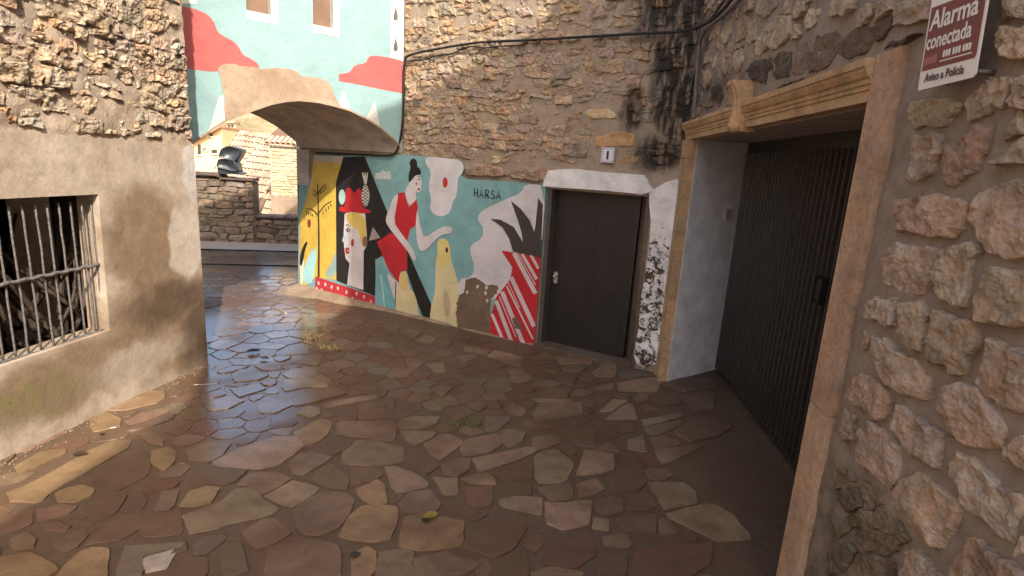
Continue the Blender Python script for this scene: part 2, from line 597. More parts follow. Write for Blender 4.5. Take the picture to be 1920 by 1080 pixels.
ZA, ZB, ZC, ZD, ZE, ZF, ZG = (0, 680, 2.7), (320, 780, 3.6), (660, 780, 3.6), (1000, 780, 3.6), (980, 640, 4.571), (600, 600, 4.8), (360, 560, 4.5)
TONE = {'l': (.230, .155, .100), 'y': (.225, .146, .078), 'm': (.168, .107, .069), 'b': (.120, .071, .043), 'r': (.128, .066, .044), 'g': (.135, .100, .068), 'w': (.38, .30, .235)}
TR = [
 (ZA,'y',[(60,650),(140,620),(330,520),(450,450),(560,405),(650,400),(640,435),(520,500),(400,570),(280,640),(215,695),(80,690)]),
 (ZA,'y',[(285,660),(340,635),(420,620),(475,640),(460,670),(390,700),(300,700)]),
 (ZA,'y',[(460,280),(540,255),(610,290),(600,325),(480,350),(455,320)]),
 (ZA,'y',[(530,240),(620,190),(740,145),(820,150),(830,180),(790,205),(640,240)]),
 (ZA,'m',[(640,300),(720,255),(820,235),(850,250),(760,285),(660,315)]),
 (ZA,'m',[(660,330),(780,303),(890,262),(860,290),(740,330),(640,350)]),
 (ZA,'m',[(700,365),(760,350),(830,390),(820,415),(760,410)]),
 (ZA,'y',[(770,450),(850,432),(888,455),(885,500),(830,545),(770,510)]),
 (ZA,'m',[(850,140),(900,128),(928,145),(905,170),(860,172)]),
 (ZA,'l',[(90,430),(200,380),(330,345),(340,355),(220,410),(130,455)]),
 (ZA,'y',[(80,530),(200,460),(320,440),(330,460),(200,520),(100,560)]),
 (ZA,'y',[(0,470),(70,440),(80,470),(0,530)]),
 (ZA,'m',[(230,820),(290,795),(360,820),(330,850),(240,845)]),
 (ZA,'m',[(790,740),(820,650),(905,645),(890,700),(860,738)]),
 (ZA,'g',[(640,930),(930,915),(905,945),(880,940),(700,990),(730,1060),(600,1080),(590,1050)]),
 (ZA,'w',[(705,998),(870,948),(890,953),(850,1030),(745,1055)]),
 (ZA,'y',[(0,985),(150,960),(250,1010),(290,1040),(230,1080),(0,1080)]),
 (ZA,'y',[(300,1060),(400,960),(480,935),(545,950),(540,1080),(290,1080)]),
 (ZA,'m',[(60,890),(130,860),(180,890),(170,930),(60,945)]),
 (ZA,'b',[(440,915),(520,830),(620,770),(720,770),(700,840),(620,890)]),
 (ZA,'b',[(420,760),(500,690),(600,650),(640,670),(580,760),(480,790)]),
 (ZA,'b',[(690,780),(800,770),(910,750),(920,860),(720,880)]),
 (ZA,'b',[(480,600),(600,470),(700,440),(760,500),(740,570),(600,640)]),
 (ZB,'l',[(100,670),(340,580),(430,500),(550,490),(610,560),(720,630),(640,670),(400,720),(330,750),(150,780)]),
 (ZB,'y',[(65,600),(130,510),(240,480),(330,490),(270,580),(150,605)]),
 (ZB,'l',[(300,300),(500,210),(700,145),(830,145),(890,210),(790,280),(720,330),(600,355),(330,335)]),
 (ZB,'m',[(460,460),(540,390),(700,385),(815,420),(720,480),(620,520),(560,480)]),
 (ZB,'l',[(640,540),(830,440),(1010,490),(880,580),(830,610),(750,590)]),
 (ZB,'m',[(845,650),(900,580),(1030,515),(1180,530),(1240,570),(1190,680),(1120,760),(1000,800),(900,790),(860,750)]),
 (ZB,'m',[(490,790),(620,700),(700,700),(810,790),(700,860),(580,895),(540,860)]),
 (ZB,'m',[(690,890),(950,840),(1110,870),(1140,930),(1130,1080),(640,1080)]),
 (ZB,'y',[(840,110),(930,60),(1020,15),(1090,50),(1050,130),(960,190),(890,190),(850,150)]),
 (ZB,'b',[(930,240),(1050,160),(1110,140),(1240,170),(1190,220),(1110,260),(1000,255)]),
 (ZB,'m',[(800,330),(860,265),(940,250),(1090,280),(1000,340),(900,390),(830,380)]),
 (ZB,'b',[(1000,370),(1090,330),(1200,430),(1180,500),(1040,480),(960,430)]),
 (ZB,'b',[(150,450),(170,355),(300,350),(510,368),(450,430),(380,460)]),
 (ZB,'m',[(110,230),(240,185),(400,190),(340,270),(260,310),(130,290)]),
 (ZB,'l',[(0,860),(100,860),(110,900),(0,930)]),
 (ZB,'g',[(370,880),(470,860),(500,960),(520,1040),(360,1080),(340,950)]),
 (ZC,'m',[(-94,120),(-84,40),(270,35),(290,90),(275,165),(120,145)]),
 (ZC,'l',[(320,75),(340,15),(420,0),(590,10),(560,50),(450,80)]),
 (ZC,'l',[(320,95),(560,105),(540,140),(430,195),(370,160)]),
 (ZC,'l',[(490,190),(620,120),(740,160),(735,190),(600,290),(530,260)]),
 (ZC,'m',[(735,220),(770,155),(980,115),(1005,190),(930,240),(760,265)]),
 (ZC,'l',[(825,285),(1180,205),(1240,225),(1230,240),(1100,300),(870,370)]),
 (ZC,'m',[(610,330),(690,285),(800,285),(790,360),(720,405),(620,390)]),
 (ZC,'l',[(225,345),(300,340),(420,385),(500,450),(510,475),(310,515),(270,480)]),
 (ZC,'l',[(555,420),(715,420),(710,530),(620,530)]),
 (ZC,'l',[(745,420),(800,400),(920,385),(960,430),(965,465),(800,455)]),
 (ZC,'y',[(25,500),(170,435),(215,470),(235,580),(150,595),(80,570)]),
 (ZC,'m',[(320,590),(400,520),(530,505),(590,590),(570,650),(450,665),(340,640)]),
 (ZC,'y',[(-74,810),(-24,690),(70,610),(190,600),(305,620),(300,720),(250,820),(150,845),(0,830)]),
 (ZC,'y',[(340,780),(370,690),(470,680),(600,690),(745,715),(740,870),(430,905),(330,870)]),
 (ZC,'m',[(430,970),(640,920),(720,960),(860,1000),(760,1060),(720,1080),(390,1080)]),
 (ZC,'m',[(185,920),(400,905),(415,940),(370,1080),(160,1080)]),
 (ZC,'y',[(0,930),(100,890),(165,920),(150,1040),(120,1080),(0,1080)]),
 (ZC,'l',[(1005,570),(1110,545),(1280,550),(1275,670),(1010,610)]),
 (ZC,'b',[(1010,445),(1215,455),(1200,530),(1020,525)]),
 (ZC,'b',[(940,380),(1080,320),(1220,290),(1215,420),(1050,435)]),
 (ZC,'m',[(-60,310),(-40,180),(130,160),(330,210),(345,300),(220,325),(0,330)]),
 (ZC,'b',[(0,350),(180,345),(205,400),(130,440),(0,470)]),
 (ZC,'b',[(400,230),(470,210),(590,330),(500,390),(360,320)]),
 (ZC,'r',[(790,600),(750,480),(950,480),(940,600),(830,620)]),
 (ZC,'r',[(860,780),(980,710),(1150,690),(1170,760),(1100,890),(960,950),(760,880),(800,800)]),
 (ZC,'b',[(960,1000),(1080,930),(1180,920),(1190,1080),(940,1080)]),
 (ZC,'m',[(1010,100),(1100,85),(1170,110),(1140,170),(1060,205),(1010,170)]),
 (ZC,'m',[(910,0),(1070,0),(1060,30),(960,100),(900,90)]),
 (ZD,'l',[(10,280),(60,240),(150,228),(265,310),(260,350),(215,440),(50,445),(10,400)]),
 (ZD,'l',[(300,390),(350,225),(535,255),(540,350),(420,380)]),
 (ZD,'m',[(200,100),(410,95),(415,205),(300,190)]),
 (ZD,'l',[(640,160),(740,130),(760,235),(640,215)]),
 (ZD,'m',[(35,480),(235,455),(265,500),(255,560),(120,575)]),
 (ZD,'m',[(295,460),(420,420),(480,490),(420,520),(320,550)]),
 (ZD,'l',[(90,590),(210,590),(390,570),(375,720),(300,745),(200,760),(95,720)]),
 (ZD,'g',[(425,590),(500,545),(600,560),(600,640),(500,670),(430,640)]),
 (ZD,'l',[(405,690),(510,700),(505,775),(400,755)]),
 (ZD,'b',[(640,600),(720,510),(790,530),(830,610),(740,640),(650,640)]),
 (ZD,'l',[(780,455),(1010,455),(1090,520),(1100,590),(890,630),(840,550)]),
 (ZD,'l',[(920,665),(1170,600),(1240,620),(1340,680),(1390,750),(1460,830),(1250,845),(1120,780),(930,690)]),
 (ZD,'m',[(570,700),(720,670),(820,670),(825,790),(620,780)]),
 (ZD,'m',[(845,700),(900,700),(970,780),(960,800),(850,800)]),
 (ZD,'m',[(470,820),(620,800),(660,880),(620,900),(480,875)]),
 (ZD,'m',[(790,150),(870,130),(990,180),(980,195),(830,215)]),
 (ZD,'l',[(825,225),(1060,205),(1145,200),(1060,250),(910,310),(870,315)]),
 (ZD,'l',[(740,30),(900,0),(990,-20),(1000,10),(760,70)]),
 (ZD,'m',[(750,80),(990,25),(995,60),(850,120),(790,125)]),
 (ZD,'m',[(960,100),(1080,20),(1190,0),(1330,70),(1240,130),(1060,170)]),
 (ZD,'m',[(0,140),(140,115),(190,165),(60,220),(0,215)]),
 (ZD,'r',[(130,840),(400,830),(410,950),(280,1030),(60,985)]),
 (ZD,'b',[(480,920),(600,900),(640,950),(620,1080),(460,1080)]),
 (ZD,'m',[(0,1060),(140,1020),(330,1060),(330,1080),(0,1080)]),
 (ZD,'m',[(1040,800),(1080,795),(1110,820),(1100,840),(1040,830)]),
 (ZD,'r',[(700,930),(900,880),(1200,870),(1180,1000),(1050,1080),(700,1080)]),
 (ZD,'b',[(520,420),(680,350),(760,440),(700,500),(560,500)]),
 (ZE,'l',[(825,360),(1010,320),(1190,310),(1150,430),(920,430),(830,420)]),
 (ZE,'m',[(600,270),(690,190),(800,200),(790,300),(640,300)]),
 (ZE,'m',[(290,130),(420,100),(600,150),(580,190),(330,190)]),
 (ZE,'m',[(90,140),(200,100),(270,150),(240,180),(120,180)]),
 (ZE,'m',[(340,225),(440,210),(540,230),(500,265),(370,255)]),
 (ZE,'m',[(140,470),(220,400),(410,400),(370,485)]),
 (ZE,'l',[(80,492),(200,490),(450,500),(400,517),(150,522)]),
 (ZE,'m',[(110,610),(150,540),(490,525),(500,620),(200,665),(110,660)]),
 (ZE,'m',[(420,470),(480,410),(620,440),(560,470)]),
 (ZE,'m',[(600,400),(780,360),(780,415),(680,425)]),
 (ZE,'l',[(665,595),(780,500),(900,515),(760,600)]),
 (ZE,'l',[(710,665),(880,545),(930,540),(980,665)]),
 (ZE,'m',[(960,490),(1000,455),(1085,450),(1060,520),(990,530)]),
 (ZE,'m',[(1350,470),(1600,430),(1640,470),(1630,590),(1480,590)]),
 (ZE,'m',[(450,680),(660,630),(560,680),(460,730)]),
 (ZE,'b',[(1110,490),(1200,430),(1320,450),(1360,530),(1160,560)]),
 (ZE,'g',[(1200,360),(1260,320),(1600,310),(1640,400),(1400,430)]),
 (ZE,'m',[(75,365),(170,335),(350,350),(300,380),(90,385)]),
 (ZE,'g',[(820,270),(1100,240),(1120,290),(850,320)]),
 (ZE,'b',[(530,570),(620,590),(560,625),(520,620)]),
 (ZF,'m',[(860,190),(950,130),(1050,160),(1000,220)]),
 (ZF,'g',[(1030,220),(1060,180),(1200,200),(1150,240)]),
 (ZF,'m',[(1310,240),(1530,275),(1500,310),(1300,280)]),
 (ZF,'l',[(1510,330),(1580,280),(1810,330),(1800,410),(1700,390)]),
 (ZF,'m',[(960,400),(1110,380),(1120,470),(1040,470)]),
 (ZF,'m',[(1230,330),(1400,315),(1410,340),(1290,385)]),
 (ZF,'m',[(720,120),(800,90),(910,110),(850,160)]),
 (ZF,'g',[(560,60),(620,30),(720,60),(700,100),(600,90)]),
 (ZF,'m',[(1010,640),(1100,590),(1190,610),(1100,690)]),
 (ZF,'l',[(570,740),(670,700),(680,780),(630,790)]),
 (ZF,'y',[(1510,750),(1570,720),(1640,770),(1620,795),(1530,790)]),
 (ZF,'l',[(50,750),(220,715),(490,680),(500,705),(240,750),(60,790)]),
 (ZF,'y',[(-80,540),(0,500),(60,530),(50,590),(-60,600)]),
 (ZF,'b',[(170,780),(330,755),(330,890),(170,905)]),
 (ZF,'b',[(345,755),(560,740),(590,880),(350,890)]),
 (ZF,'b',[(1370,420),(1470,350),(1680,400),(1600,440),(1450,460)]),
 (ZF,'m',[(750,790),(900,770),(930,800),(800,830)]),
 (ZF,'l',[(660,180),(830,170),(820,195),(700,200)]),
 (ZF,'l',[(780,215),(840,200),(870,230),(800,235)]),
 (ZG,'y',[(760,740),(800,680),(1060,670),(1160,680),(1130,740),(960,740),(800,780)]),
 (ZG,'m',[(780,640),(850,590),(1040,580),(1050,660),(820,670)]),
 (ZG,'b',[(860,850),(900,780),(1200,750),(1300,800),(1000,880),(870,900)]),
 (ZG,'l',[(890,970),(980,900),(1070,930),(1080,970),(1000,1000)]),
 (ZG,'m',[(790,450),(850,410),(980,410),(980,460),(790,470)]),
 (ZG,'m',[(840,540),(870,490),(1100,480),(1050,560)]),
 (ZG,'m',[(560,900),(650,830),(830,830),(850,890),(700,960),(580,960)]),
 (ZG,'g',[(340,640),(420,600),(640,650),(560,680),(360,700)]),
 (ZG,'g',[(330,760),(560,720),(620,760),(400,830)]),
 (ZG,'m',[(150,860),(330,830),(440,860),(300,930),(150,940)]),
]
# street beyond the passage, and its pale concrete edge at the parapet
LW0 = ground_at(385, 455); LW1 = ground_at(560, 460)
DW = (LW1 - LW0).normalized()
LOW = Frame(LW0, DW, (DW.y, -DW.x))
rnd = random.Random(5)
polys = []
for zm, t, pts in TR:
    q = [tuple(ground_at(x, y)[:2]) for x, y in Z(zm, pts)]
    _, c = area_c(q)
    polys.append((t, [(c[0] + (x - c[0]) * 1.08, c[1] + (y - c[1]) * 1.08) for x, y in q]))
def ok_ground(x, y, mar=.02):
    P = Vector((x, y, 0))
    if y > 7.7 or y < 1.3: return False
    if LEF.h_of(P) < mar and LEF.s_of(P) < .02: return False
    if x < (-2.9 if y < 5.5 else -4.5): return False
    if MUR.h_of(P) < .06 and MUR.s_of(P) > -.4: return False
    if y > 5.5 and MUR.h_of(P) < -.2 and MUR.s_of(P) > -.5: return False
    if LOW.h_of(P) < 1.95: return False
    hr, sr = RIG.h_of(P), RIG.s_of(P)
    if hr < .03 and not (-.57 < hr and -2.6 < sr < .15): return False
    if hr < .10 and sr < -2.55: return False
    return True
seeds = []; want = []
for t, p in polys:
    q = resample(shrink(p, .03), max(6, int(area_c(p)[0] / .004)))
    seeds += q; seeds.append(area_c(p)[1])
ntr = len(seeds)
for _ in range(12000):
    y = rnd.uniform(1.3, 7.7); x = rnd.uniform(-4.5, 2.0)
    if not ok_ground(x, y): continue
    d0 = .115 if y < 4.5 else .135
    if any(inside((x, y), p) for _, p in polys): continue
    if any((sx - x) ** 2 + (sy - y) ** 2 < (d0 * (.62 if k < ntr else 1.15)) ** 2 for k, (sx, sy) in enumerate(seeds)): continue
    seeds.append((x, y)); want.append(len(seeds) - 1)
cells = voronoi(seeds, want, .24)
flags = []
for t, p in polys:
    flags.append((p, jitter_col(rnd, TONE[t], .14, .05), .0015 + rnd.uniform(0, .0035)))
for i, p in cells.items():
    a, c = area_c(p)
    if a < .0022: continue
    p = shrink(p, .006)
    if not all(ok_ground(x, y, .0) for x, y in p): continue
    if -.58 < RIG.h_of((c[0], c[1], 0)) < .16 and -2.4 < RIG.s_of((c[0], c[1], 0)) < .2: continue
    flags.append((p, jitter_col(rnd, TONE[rnd.choice('bbbbmrg')], .16, .08), rnd.uniform(-.002, .003)))
def facing(p):                       # how large the piece is seen by a standing person's eye at the camera
    a, c = area_c(p); d = Vector((c[0], c[1], -CAM_H)).length
    vis = abs(c[0]) < c[1] * 1.05
    return (a / d ** 3) * (1 if vis else .1)
order = sorted(range(len(flags)), key=lambda i: -facing(flags[i][0]))
RV, RF = [], []
for k, i in enumerate(order):
    p, colr, hh = flags[i]
    tw = lambda x, y, h: Vector((x, y, gz(x, y) + h))
    Vv, Ff, o3 = stone_geo(tw, p, hh, 30 if k < 300 else 16, 'flag', i * 7 + 3, .0025, 5, .006, .03, 0, .008)
    if k < 300:
        obj('flagstone', Vv, Ff, m_flag, pave, False, o3, colr)
    else:
        b = len(RV); RV += Vv; RF += [tuple(v + b for v in f) for f in Ff]
print('flagstones', len(flags))
if RV:
    o = obj('small_flagstones', RV, RF, m_flag, pave, True, None, TONE['b']); tag(o, kind='stuff')

def ground_strip(name, fr, s0, s1, h0, h1, z, mat, n=60, m=16, amp=.006):
    V, F = [], []
    for j in range(m + 1):
        for i in range(n + 1):
            s, h = s0 + (s1 - s0) * i / n, h0 + (h1 - h0) * j / m
            P = fr.W(s, 0, h)
            V.append((P.x, P.y, z + amp * noise.noise(Vector((P.x * 2.5, P.y * 2.5, 1)))))
    for j in range(m):
        for i in range(n):
            a = j * (n + 1) + i
            F.append((a, a + 1, a + n + 2, a + n + 1))
    return tag(obj(name, V, F, mat, None, True), kind='structure')
ground_strip('street', LOW, -6, 6, .82, 2.0, .010, m_street)
ground_strip('street_edge', LOW, -6, 6, -.3, .80, .026, m_conc, amp=.003)
V = [(-14, -30, -.02), (14, -30, -.02), (14, -3.05, -.02), (-14, -3.05, -.02)]
tag(obj('bounce_ground', V, [(0, 1, 2, 3)], mat_flat('pale_bounce_paving', (.42, .36, .29), .9, .2, 0, 3, .2)), kind='structure')  # unseen ground behind the camera, added pale to bounce sunlight into the alley
#@@LEFT
# ================================================================== LEFT HOUSE
def left_plaster():
    M = NT('weathered_lime_plaster', .9, .2)
    n1 = M.noise(3.0, 8, .62); n2 = M.noise(40, 6, .7); n3 = M.noise(11, 6, .65)
    c = M.mix(M.ramp(n1, [(.35, 0.0), (.65, 1.0)]), (.33, .258, .195), (.42, .345, .272))
    brown_area = M.math('MAXIMUM', M.blob(LEF.W(-.46, 1.02), (.36, .36, .36), .16, 4, .25), M.blob(LEF.W(-.30, .42), (.62, .62, .36), .15, 4, .3))  # browner areas beside the window and low on the wall
    brown_area = M.math('MAXIMUM', brown_area, M.blob(LEF.W(-1.1, .30), (.60, .60, .20), .14, 4, .35))
    c = M.mix(M.math('MULTIPLY', brown_area, .9), c, (.19, .125, .075))
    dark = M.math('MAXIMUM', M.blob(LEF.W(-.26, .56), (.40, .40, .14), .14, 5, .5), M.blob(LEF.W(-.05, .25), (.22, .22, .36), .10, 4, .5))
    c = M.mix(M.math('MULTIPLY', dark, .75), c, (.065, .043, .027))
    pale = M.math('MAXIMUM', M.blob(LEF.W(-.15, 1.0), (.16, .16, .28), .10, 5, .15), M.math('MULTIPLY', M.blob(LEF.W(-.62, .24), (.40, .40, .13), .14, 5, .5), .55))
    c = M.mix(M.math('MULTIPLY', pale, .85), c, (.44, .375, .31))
    wht = M.blob(LEF.W(-.03, 1.50), (.10, .10, .20), .05, 12, .12)
    c = M.mix(M.math('MULTIPLY', wht, .8), c, (.46, .42, .39))
    moss = M.blob(LEF.W(-1.33, .25), (.30, .30, .13), .14, 6, .4)
    moss = M.math('MULTIPLY', moss, M.ramp(n3, [(.42, .15), (.62, .85)]))
    c = M.mix(moss, c, (.14, .125, .05))
    c = M.mix(.75, c, M.ramp(n3, [(.3, .75), (.7, 1.18)]), 'MULTIPLY')
    c = M.mix(.5, c, M.ramp(n2, [(.3, .75), (.7, 1.2)]), 'MULTIPLY')
    M.color(c)
    M.bump(M.math('ADD', M.math('MULTIPLY', n2, .25), M.math('ADD', M.math('MULTIPLY', n3, .6), M.math('MULTIPLY', n1, 2.0))), .45, .014)
    return M.m
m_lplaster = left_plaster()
m_lstone = mat_stone('sunlit_rubble_stone', bump=.75, bdist=.03, fs=1.2)
m_lmortar = mat_mortar('beige_lime_mortar', (.29, .225, .165), (.375, .295, .225), bump=.8)
m_cream = mat_flat('cream_render', (.62, .50, .37), .9, .2)
m_dark = mat_flat('painted_interior_shade', (.012, .010, .009), 1.0, 0.0, bump=0)
m_room_shade = mat_flat('room_shade_brown', (.045, .034, .027), .95, .1)  # dark brown that paints the room's shade onto its inner wall faces
m_iron = mat_flat('weathered_iron', (.14, .125, .115), .6, .4, .3, 60, .5, .4)

lh = empty('stone_house', LEF.W(-3, 0), 'plastered stone house on the left with the barred window at street level', 'house')
WT, WB = 1.372, .505
win = [(-1.62, WB), (-.835, WB + .01), (-.815, WT), (-1.62, WT)]
plaster_out = [(-12, -.1), (0.0, -.1), (0.0, 1.69), (-.35, 1.695), (-.8, 1.705), (-1.3, 1.715), (-12, 1.73)]
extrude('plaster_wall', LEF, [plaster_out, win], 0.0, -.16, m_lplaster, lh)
extrude('wall_core', LEF, [[(-12, -.1), (-.004, -.1), (-.004, 4.3), (-12, 4.3)], [(-1.75, .42), (-.70, .42), (-.70, 1.47), (-1.75, 1.47)]], -.17, -.5, m_room_shade, lh)
extrude('wall_core', LEF, [[(-12, -.1), (-.004, -.1), (-.004, 4.3), (-12, 4.3)]], -1.0, -3.2, m_cream, lh)
extrude('roof', LEF, [[(-12, 4.3), (-.002, 4.3), (-.002, 4.4), (-12, 4.4)]], .02, -3.3, m_lmortar, lh)
# near-black panel behind the bars, the room's darkness painted into its colour
fbox('shade_panel', LEF, -1.9, -.6, .35, 1.55, -.97, -.99, m_dark, lh)
rub = rough_sheet('rubble_wall', LEF, -2.6, -.002, 1.68, 3.4, .025, .014, 9, -.020, m_lmortar, lh)
extrude('rubble_return', LEF, [[(-12, 1.72), (-.003, 1.68), (-.003, 4.3), (-12, 4.3)]], -.045, -.165, m_lmortar, lh)
# rubble stones of the upper wall
rnd = random.Random(11)
for i, p in enumerate(courses(rnd, -1.95, .02, 1.735, 3.3, (.08, .22), (.06, .13), .03, .014)):
    p = clip_rect(p, -1.95, -.006, 1.728, 3.3)
    if len(p) < 3 or area_c(p)[0] < .0022: continue
    if rnd.random() < .06: continue
    p = shrink(p, rnd.uniform(.002, .008))
    H = rnd.uniform(.006, .020) if rnd.random() < .8 else rnd.uniform(.022, .040)
    colr = jitter_col(rnd, rnd.choice([(.43, .345, .245), (.48, .39, .29), (.40, .32, .24), (.45, .385, .315), (.43, .315, .21), (.36, .295, .23), (.40, .335, .265)]), .12, .05)
    Vv, Ff, o3 = stone_geo(lambda a, b, h: LEF.W(a, b, h - .022), p, H, 36, 'craggy', i * 13 + 1, .020, 15, .014, .03, 0, .16)
    obj('stone', Vv, Ff, m_lstone, rub, False, o3, colr)
# barred window
wn = obj('window', [LEF.W(-.815, WT, -.155), LEF.W(-.815, WT, -.004), LEF.W(-.835, WB, -.004), LEF.W(-.835, WB, -.155),
                    LEF.W(-.805, WT, -.155), LEF.W(-.805, WT, -.004), LEF.W(-.825, WB, -.004), LEF.W(-.825, WB, -.155)],
         [(0, 1, 2, 3), (4, 5, 6, 7), (0, 1, 5, 4), (1, 2, 6, 5), (2, 3, 7, 6), (3, 0, 4, 7)], m_cream, lh)
barpx = [(11, 540), (36, 535), (60, 528), (84, 521), (104, 516), (125, 511), (146, 506), (166, 502), (183, 498), (-13, 545), (-40, 550)]
rnd = random.Random(3)
for bx_, by_ in barpx:
    s, _ = LEF.px(bx_, by_, -.05)
    pts = [LEF.W(s + rnd.uniform(-.0015, .0015), WB - .01 + (WT - WB - .03) * t, -.05 + rnd.uniform(-.002, .002)) for t in [k / 10 for k in range(11)]]
    tube('bar', pts, .0062, m_iron, wn, 6)
pts = [LEF.W(-1.65 + .83 * t, .922 + .016 * t + .003 * math.sin(t * 60), -.036 + .004 * math.cos(t * 60)) for t in [k / 40 for k in range(41)]]
tube('cross_bar', pts, .011, m_iron, wn, 6)
pts = [LEF.W(-1.65 + .82 * t, WB + .004 + .006 * math.sin(t * 9), -.045) for t in [k / 20 for k in range(21)]]
tube('bottom_bar', pts, .010, m_iron, wn, 6)
# dry branches stacked behind the bars
m_branch = mat_flat('dry_branch_bark', (.075, .055, .042), .9, .2, 0, 40, .5, .6)
rnd = random.Random(21)
for k in range(44):
    s0 = rnd.uniform(-1.75, -.82)
    lean = rnd.uniform(-.65, -.15) if k % 3 else rnd.uniform(.05, .5)
    zt = rnd.uniform(1.0, 1.36); zb = rnd.uniform(.40, .62)
    hh = rnd.uniform(-.55, -.24)
    ph = rnd.uniform(0, 6)
    pts = [LEF.W(min(-.70, max(-1.84, s0 + .15 + lean * t + .03 * math.sin(ph + t * 5))), zb + (zt - zb) * t, hh + .03 * math.sin(ph * 2 + t * 6)) for t in [q / 8 for q in range(9)]]
    b = tube('branch', pts, rnd.uniform(.009, .026), m_branch, None, 6, .6)
    tag(b, 'dry brown branch in the pile behind the barred window', 'branch', 'branches piled behind the barred window')

# ================================================================== ARCH HOUSE (painted facade over the passage)
m_blue = mat_paint((.235, .36, .365), .14)
m_soffit = mat_flat('grey_brown_plaster', (.47, .385, .315), .9, .2, 0, 5, .3, .3)
m_bare = mat_mortar('bare_tan_plaster', (.27, .195, .135), (.36, .275, .20), bump=.3)
m_white = mat_paint((.50, .485, .46), .12)
m_redc = mat_paint((.43, .10, .095), .12)
m_shut = mat_flat('brown_shutter', (.17, .105, .07), .7, .3, 0, 8, .15)
Z3 = (330, 0, 3.374)
ah = empty('arch_house', FAC.W(1, 0), 'house with the pale blue painted facade bridging the alley on a low arch', 'house')
arch_px = [(1418, 930), (1380, 890), (1300, 820), (1200, 755), (1100, 705), (1000, 675), (900, 652), (780, 640), (700, 645), (600, 665), (500, 700), (400, 737), (300, 778), (200, 845), (110, 905)]
arch = [FAC.px(x, y) for x, y in Z(Z3, arch_px)]
arch = [(0.002, arch[0][1] - .06)] + arch + [(arch[-1][0] + .12, arch[-1][1] - .10), (arch[-1][0] + .2, arch[-1][1] - .22)]
SL = arch[-1][0]
PASS = -DM * 1.62
W1 = [FAC.px(x, y) for x, y in Z(Z3, [(446, 60), (601, 97)])]
W2 = [FAC.px(x, y) for x, y in Z(Z3, [(868, 150), (995, 182)])]
def win_loop(a, b):
    s0, s1 = b[0], a[0]; zb = (a[1] + b[1]) / 2
    return [(s0, zb), (s1, zb), (s1, zb + .75), (s0, zb + .75)]
w1l, w2l = win_loop(*W1), win_loop(*W2)
outl = arch + [(SL, -.05), (4.0, -.05), (4.0, 4.25), (.002, 4.25)]
V = [FAC.W(s, z) for s, z in outl + w1l + w2l]
fac = obj('facade', V, tess([outl, w1l, w2l]), m_blue, ah)
V2 = [v + PASS for v in V[:len(outl)]]
obj('back_wall', V2, tess([outl]), m_bare, ah)
V, F = [], []
na = len(arch)
for s, z in arch: V.append(FAC.W(s, z)); V.append(FAC.W(s, z) + PASS)
for i in range(na - 1): F.append((2 * i, 2 * i + 1, 2 * i + 3, 2 * i + 2))
obj('vault', V, F, m_soffit, ah, True)
V = [FAC.W(SL, arch[-1][1]), FAC.W(SL, arch[-1][1]) + PASS, FAC.W(SL, -.05) + PASS, FAC.W(SL, -.05)]
obj('passage_wall', V, [(0, 1, 2, 3)], m_bare, ah)
V = [FAC.W(.002, 4.25), FAC.W(.002, 4.25) + PASS, FAC.W(4, 4.25) + PASS, FAC.W(4, 4.25)]
obj('roof', V, [(0, 1, 2, 3)], m_lmortar, ah)
for k, (wl, ww) in enumerate(((w1l, .03), (w2l, .03))):
    s0, s1, zb, zt = wl[0][0], wl[1][0], wl[0][1], wl[2][1]
    wo = extrude('window', FAC, [wl], -.075, -.10, m_shut, ah)
    V = [FAC.W(s, z) for s, z in wl] + [FAC.W(s, z, -.1) for s, z in wl]
    obj('reveal', V, [(0, 1, 5, 4), (1, 2, 6, 5), (2, 3, 7, 6), (3, 0, 4, 7)], m_white, wo)
    wb = .062
    sheet('sill_band', FAC, [(s0 - wb, zb - .07), (s1 + .002, zb - .07), (s1 + .002, zb - .001), (s0 - wb, zb - .001)], .002, m_white, wo)
    sheet('side_band', FAC, [(s0 - wb, zb + .0005), (s0 - .001, zb + .0005), (s0 - .001, zt), (s0 - wb, zt)], .002, m_white, wo)
def fpaint(name, pts, mat, layer, ch=1):
    q = [FAC.px(x, y) for x, y in Z(Z3, pts)]
    q = [(max(s, .004), z) for s, z in (chaikin(q, ch) if ch else q)]
    return sheet(name, FAC, q, .0015 + .0015 * layer, mat, fac)
fpaint('painted_red_cloud', [(-60,20),(10,35),(100,50),(170,75),(220,110),(245,150),(260,200),(310,235),(370,265),(400,300),(420,345),(470,370),(510,395),(535,432),(430,440),(350,430),(290,440),(240,455),(150,445),(50,430),(-60,415)], m_redc, 0)
fpaint('painted_red_cloud', [(1030,465),(1035,468),(1080,463),(1105,450),(1130,410),(1200,402),(1215,365),(1240,350),(1330,360),(1440,388),(1440,388),(1440,592),(1440,592),(1250,555),(1130,530),(1035,515),(1030,515)], m_redc, 0)
fpaint('painted_cream_patch', [(-60,-20),(130,-20),(130,22),(-60,22)], mat_paint((.80, .76, .58), .1), 0, 0)
fpaint('painted_white_peak', [(190,872),(215,800),(240,720),(270,615),(300,600),(310,770),(230,822)], m_white, 0, 0)
fpaint('painted_white_peak', [(1020,682),(1060,565),(1105,704)], m_white, 0, 0)
fpaint('painted_white_peak', [(1203,750),(1258,640),(1290,806)], m_white, 0, 0)
fpaint('painted_white_strip', [(1362,-60),(1446,-60),(1440,386),(1420,380),(1357,360)], mat_paint((.80, .80, .72), .1), 0, 0)
for cy in (85, 280):
    fpaint('painted_drop', [(1390, cy - 55), (1396, cy - 20), (1405, cy + 20), (1400, cy + 42), (1388, cy + 48), (1376, cy + 40), (1374, cy + 15), (1384, cy - 20)], mat_flat('drop_grey', (.10, .09, .08), .8), 1)
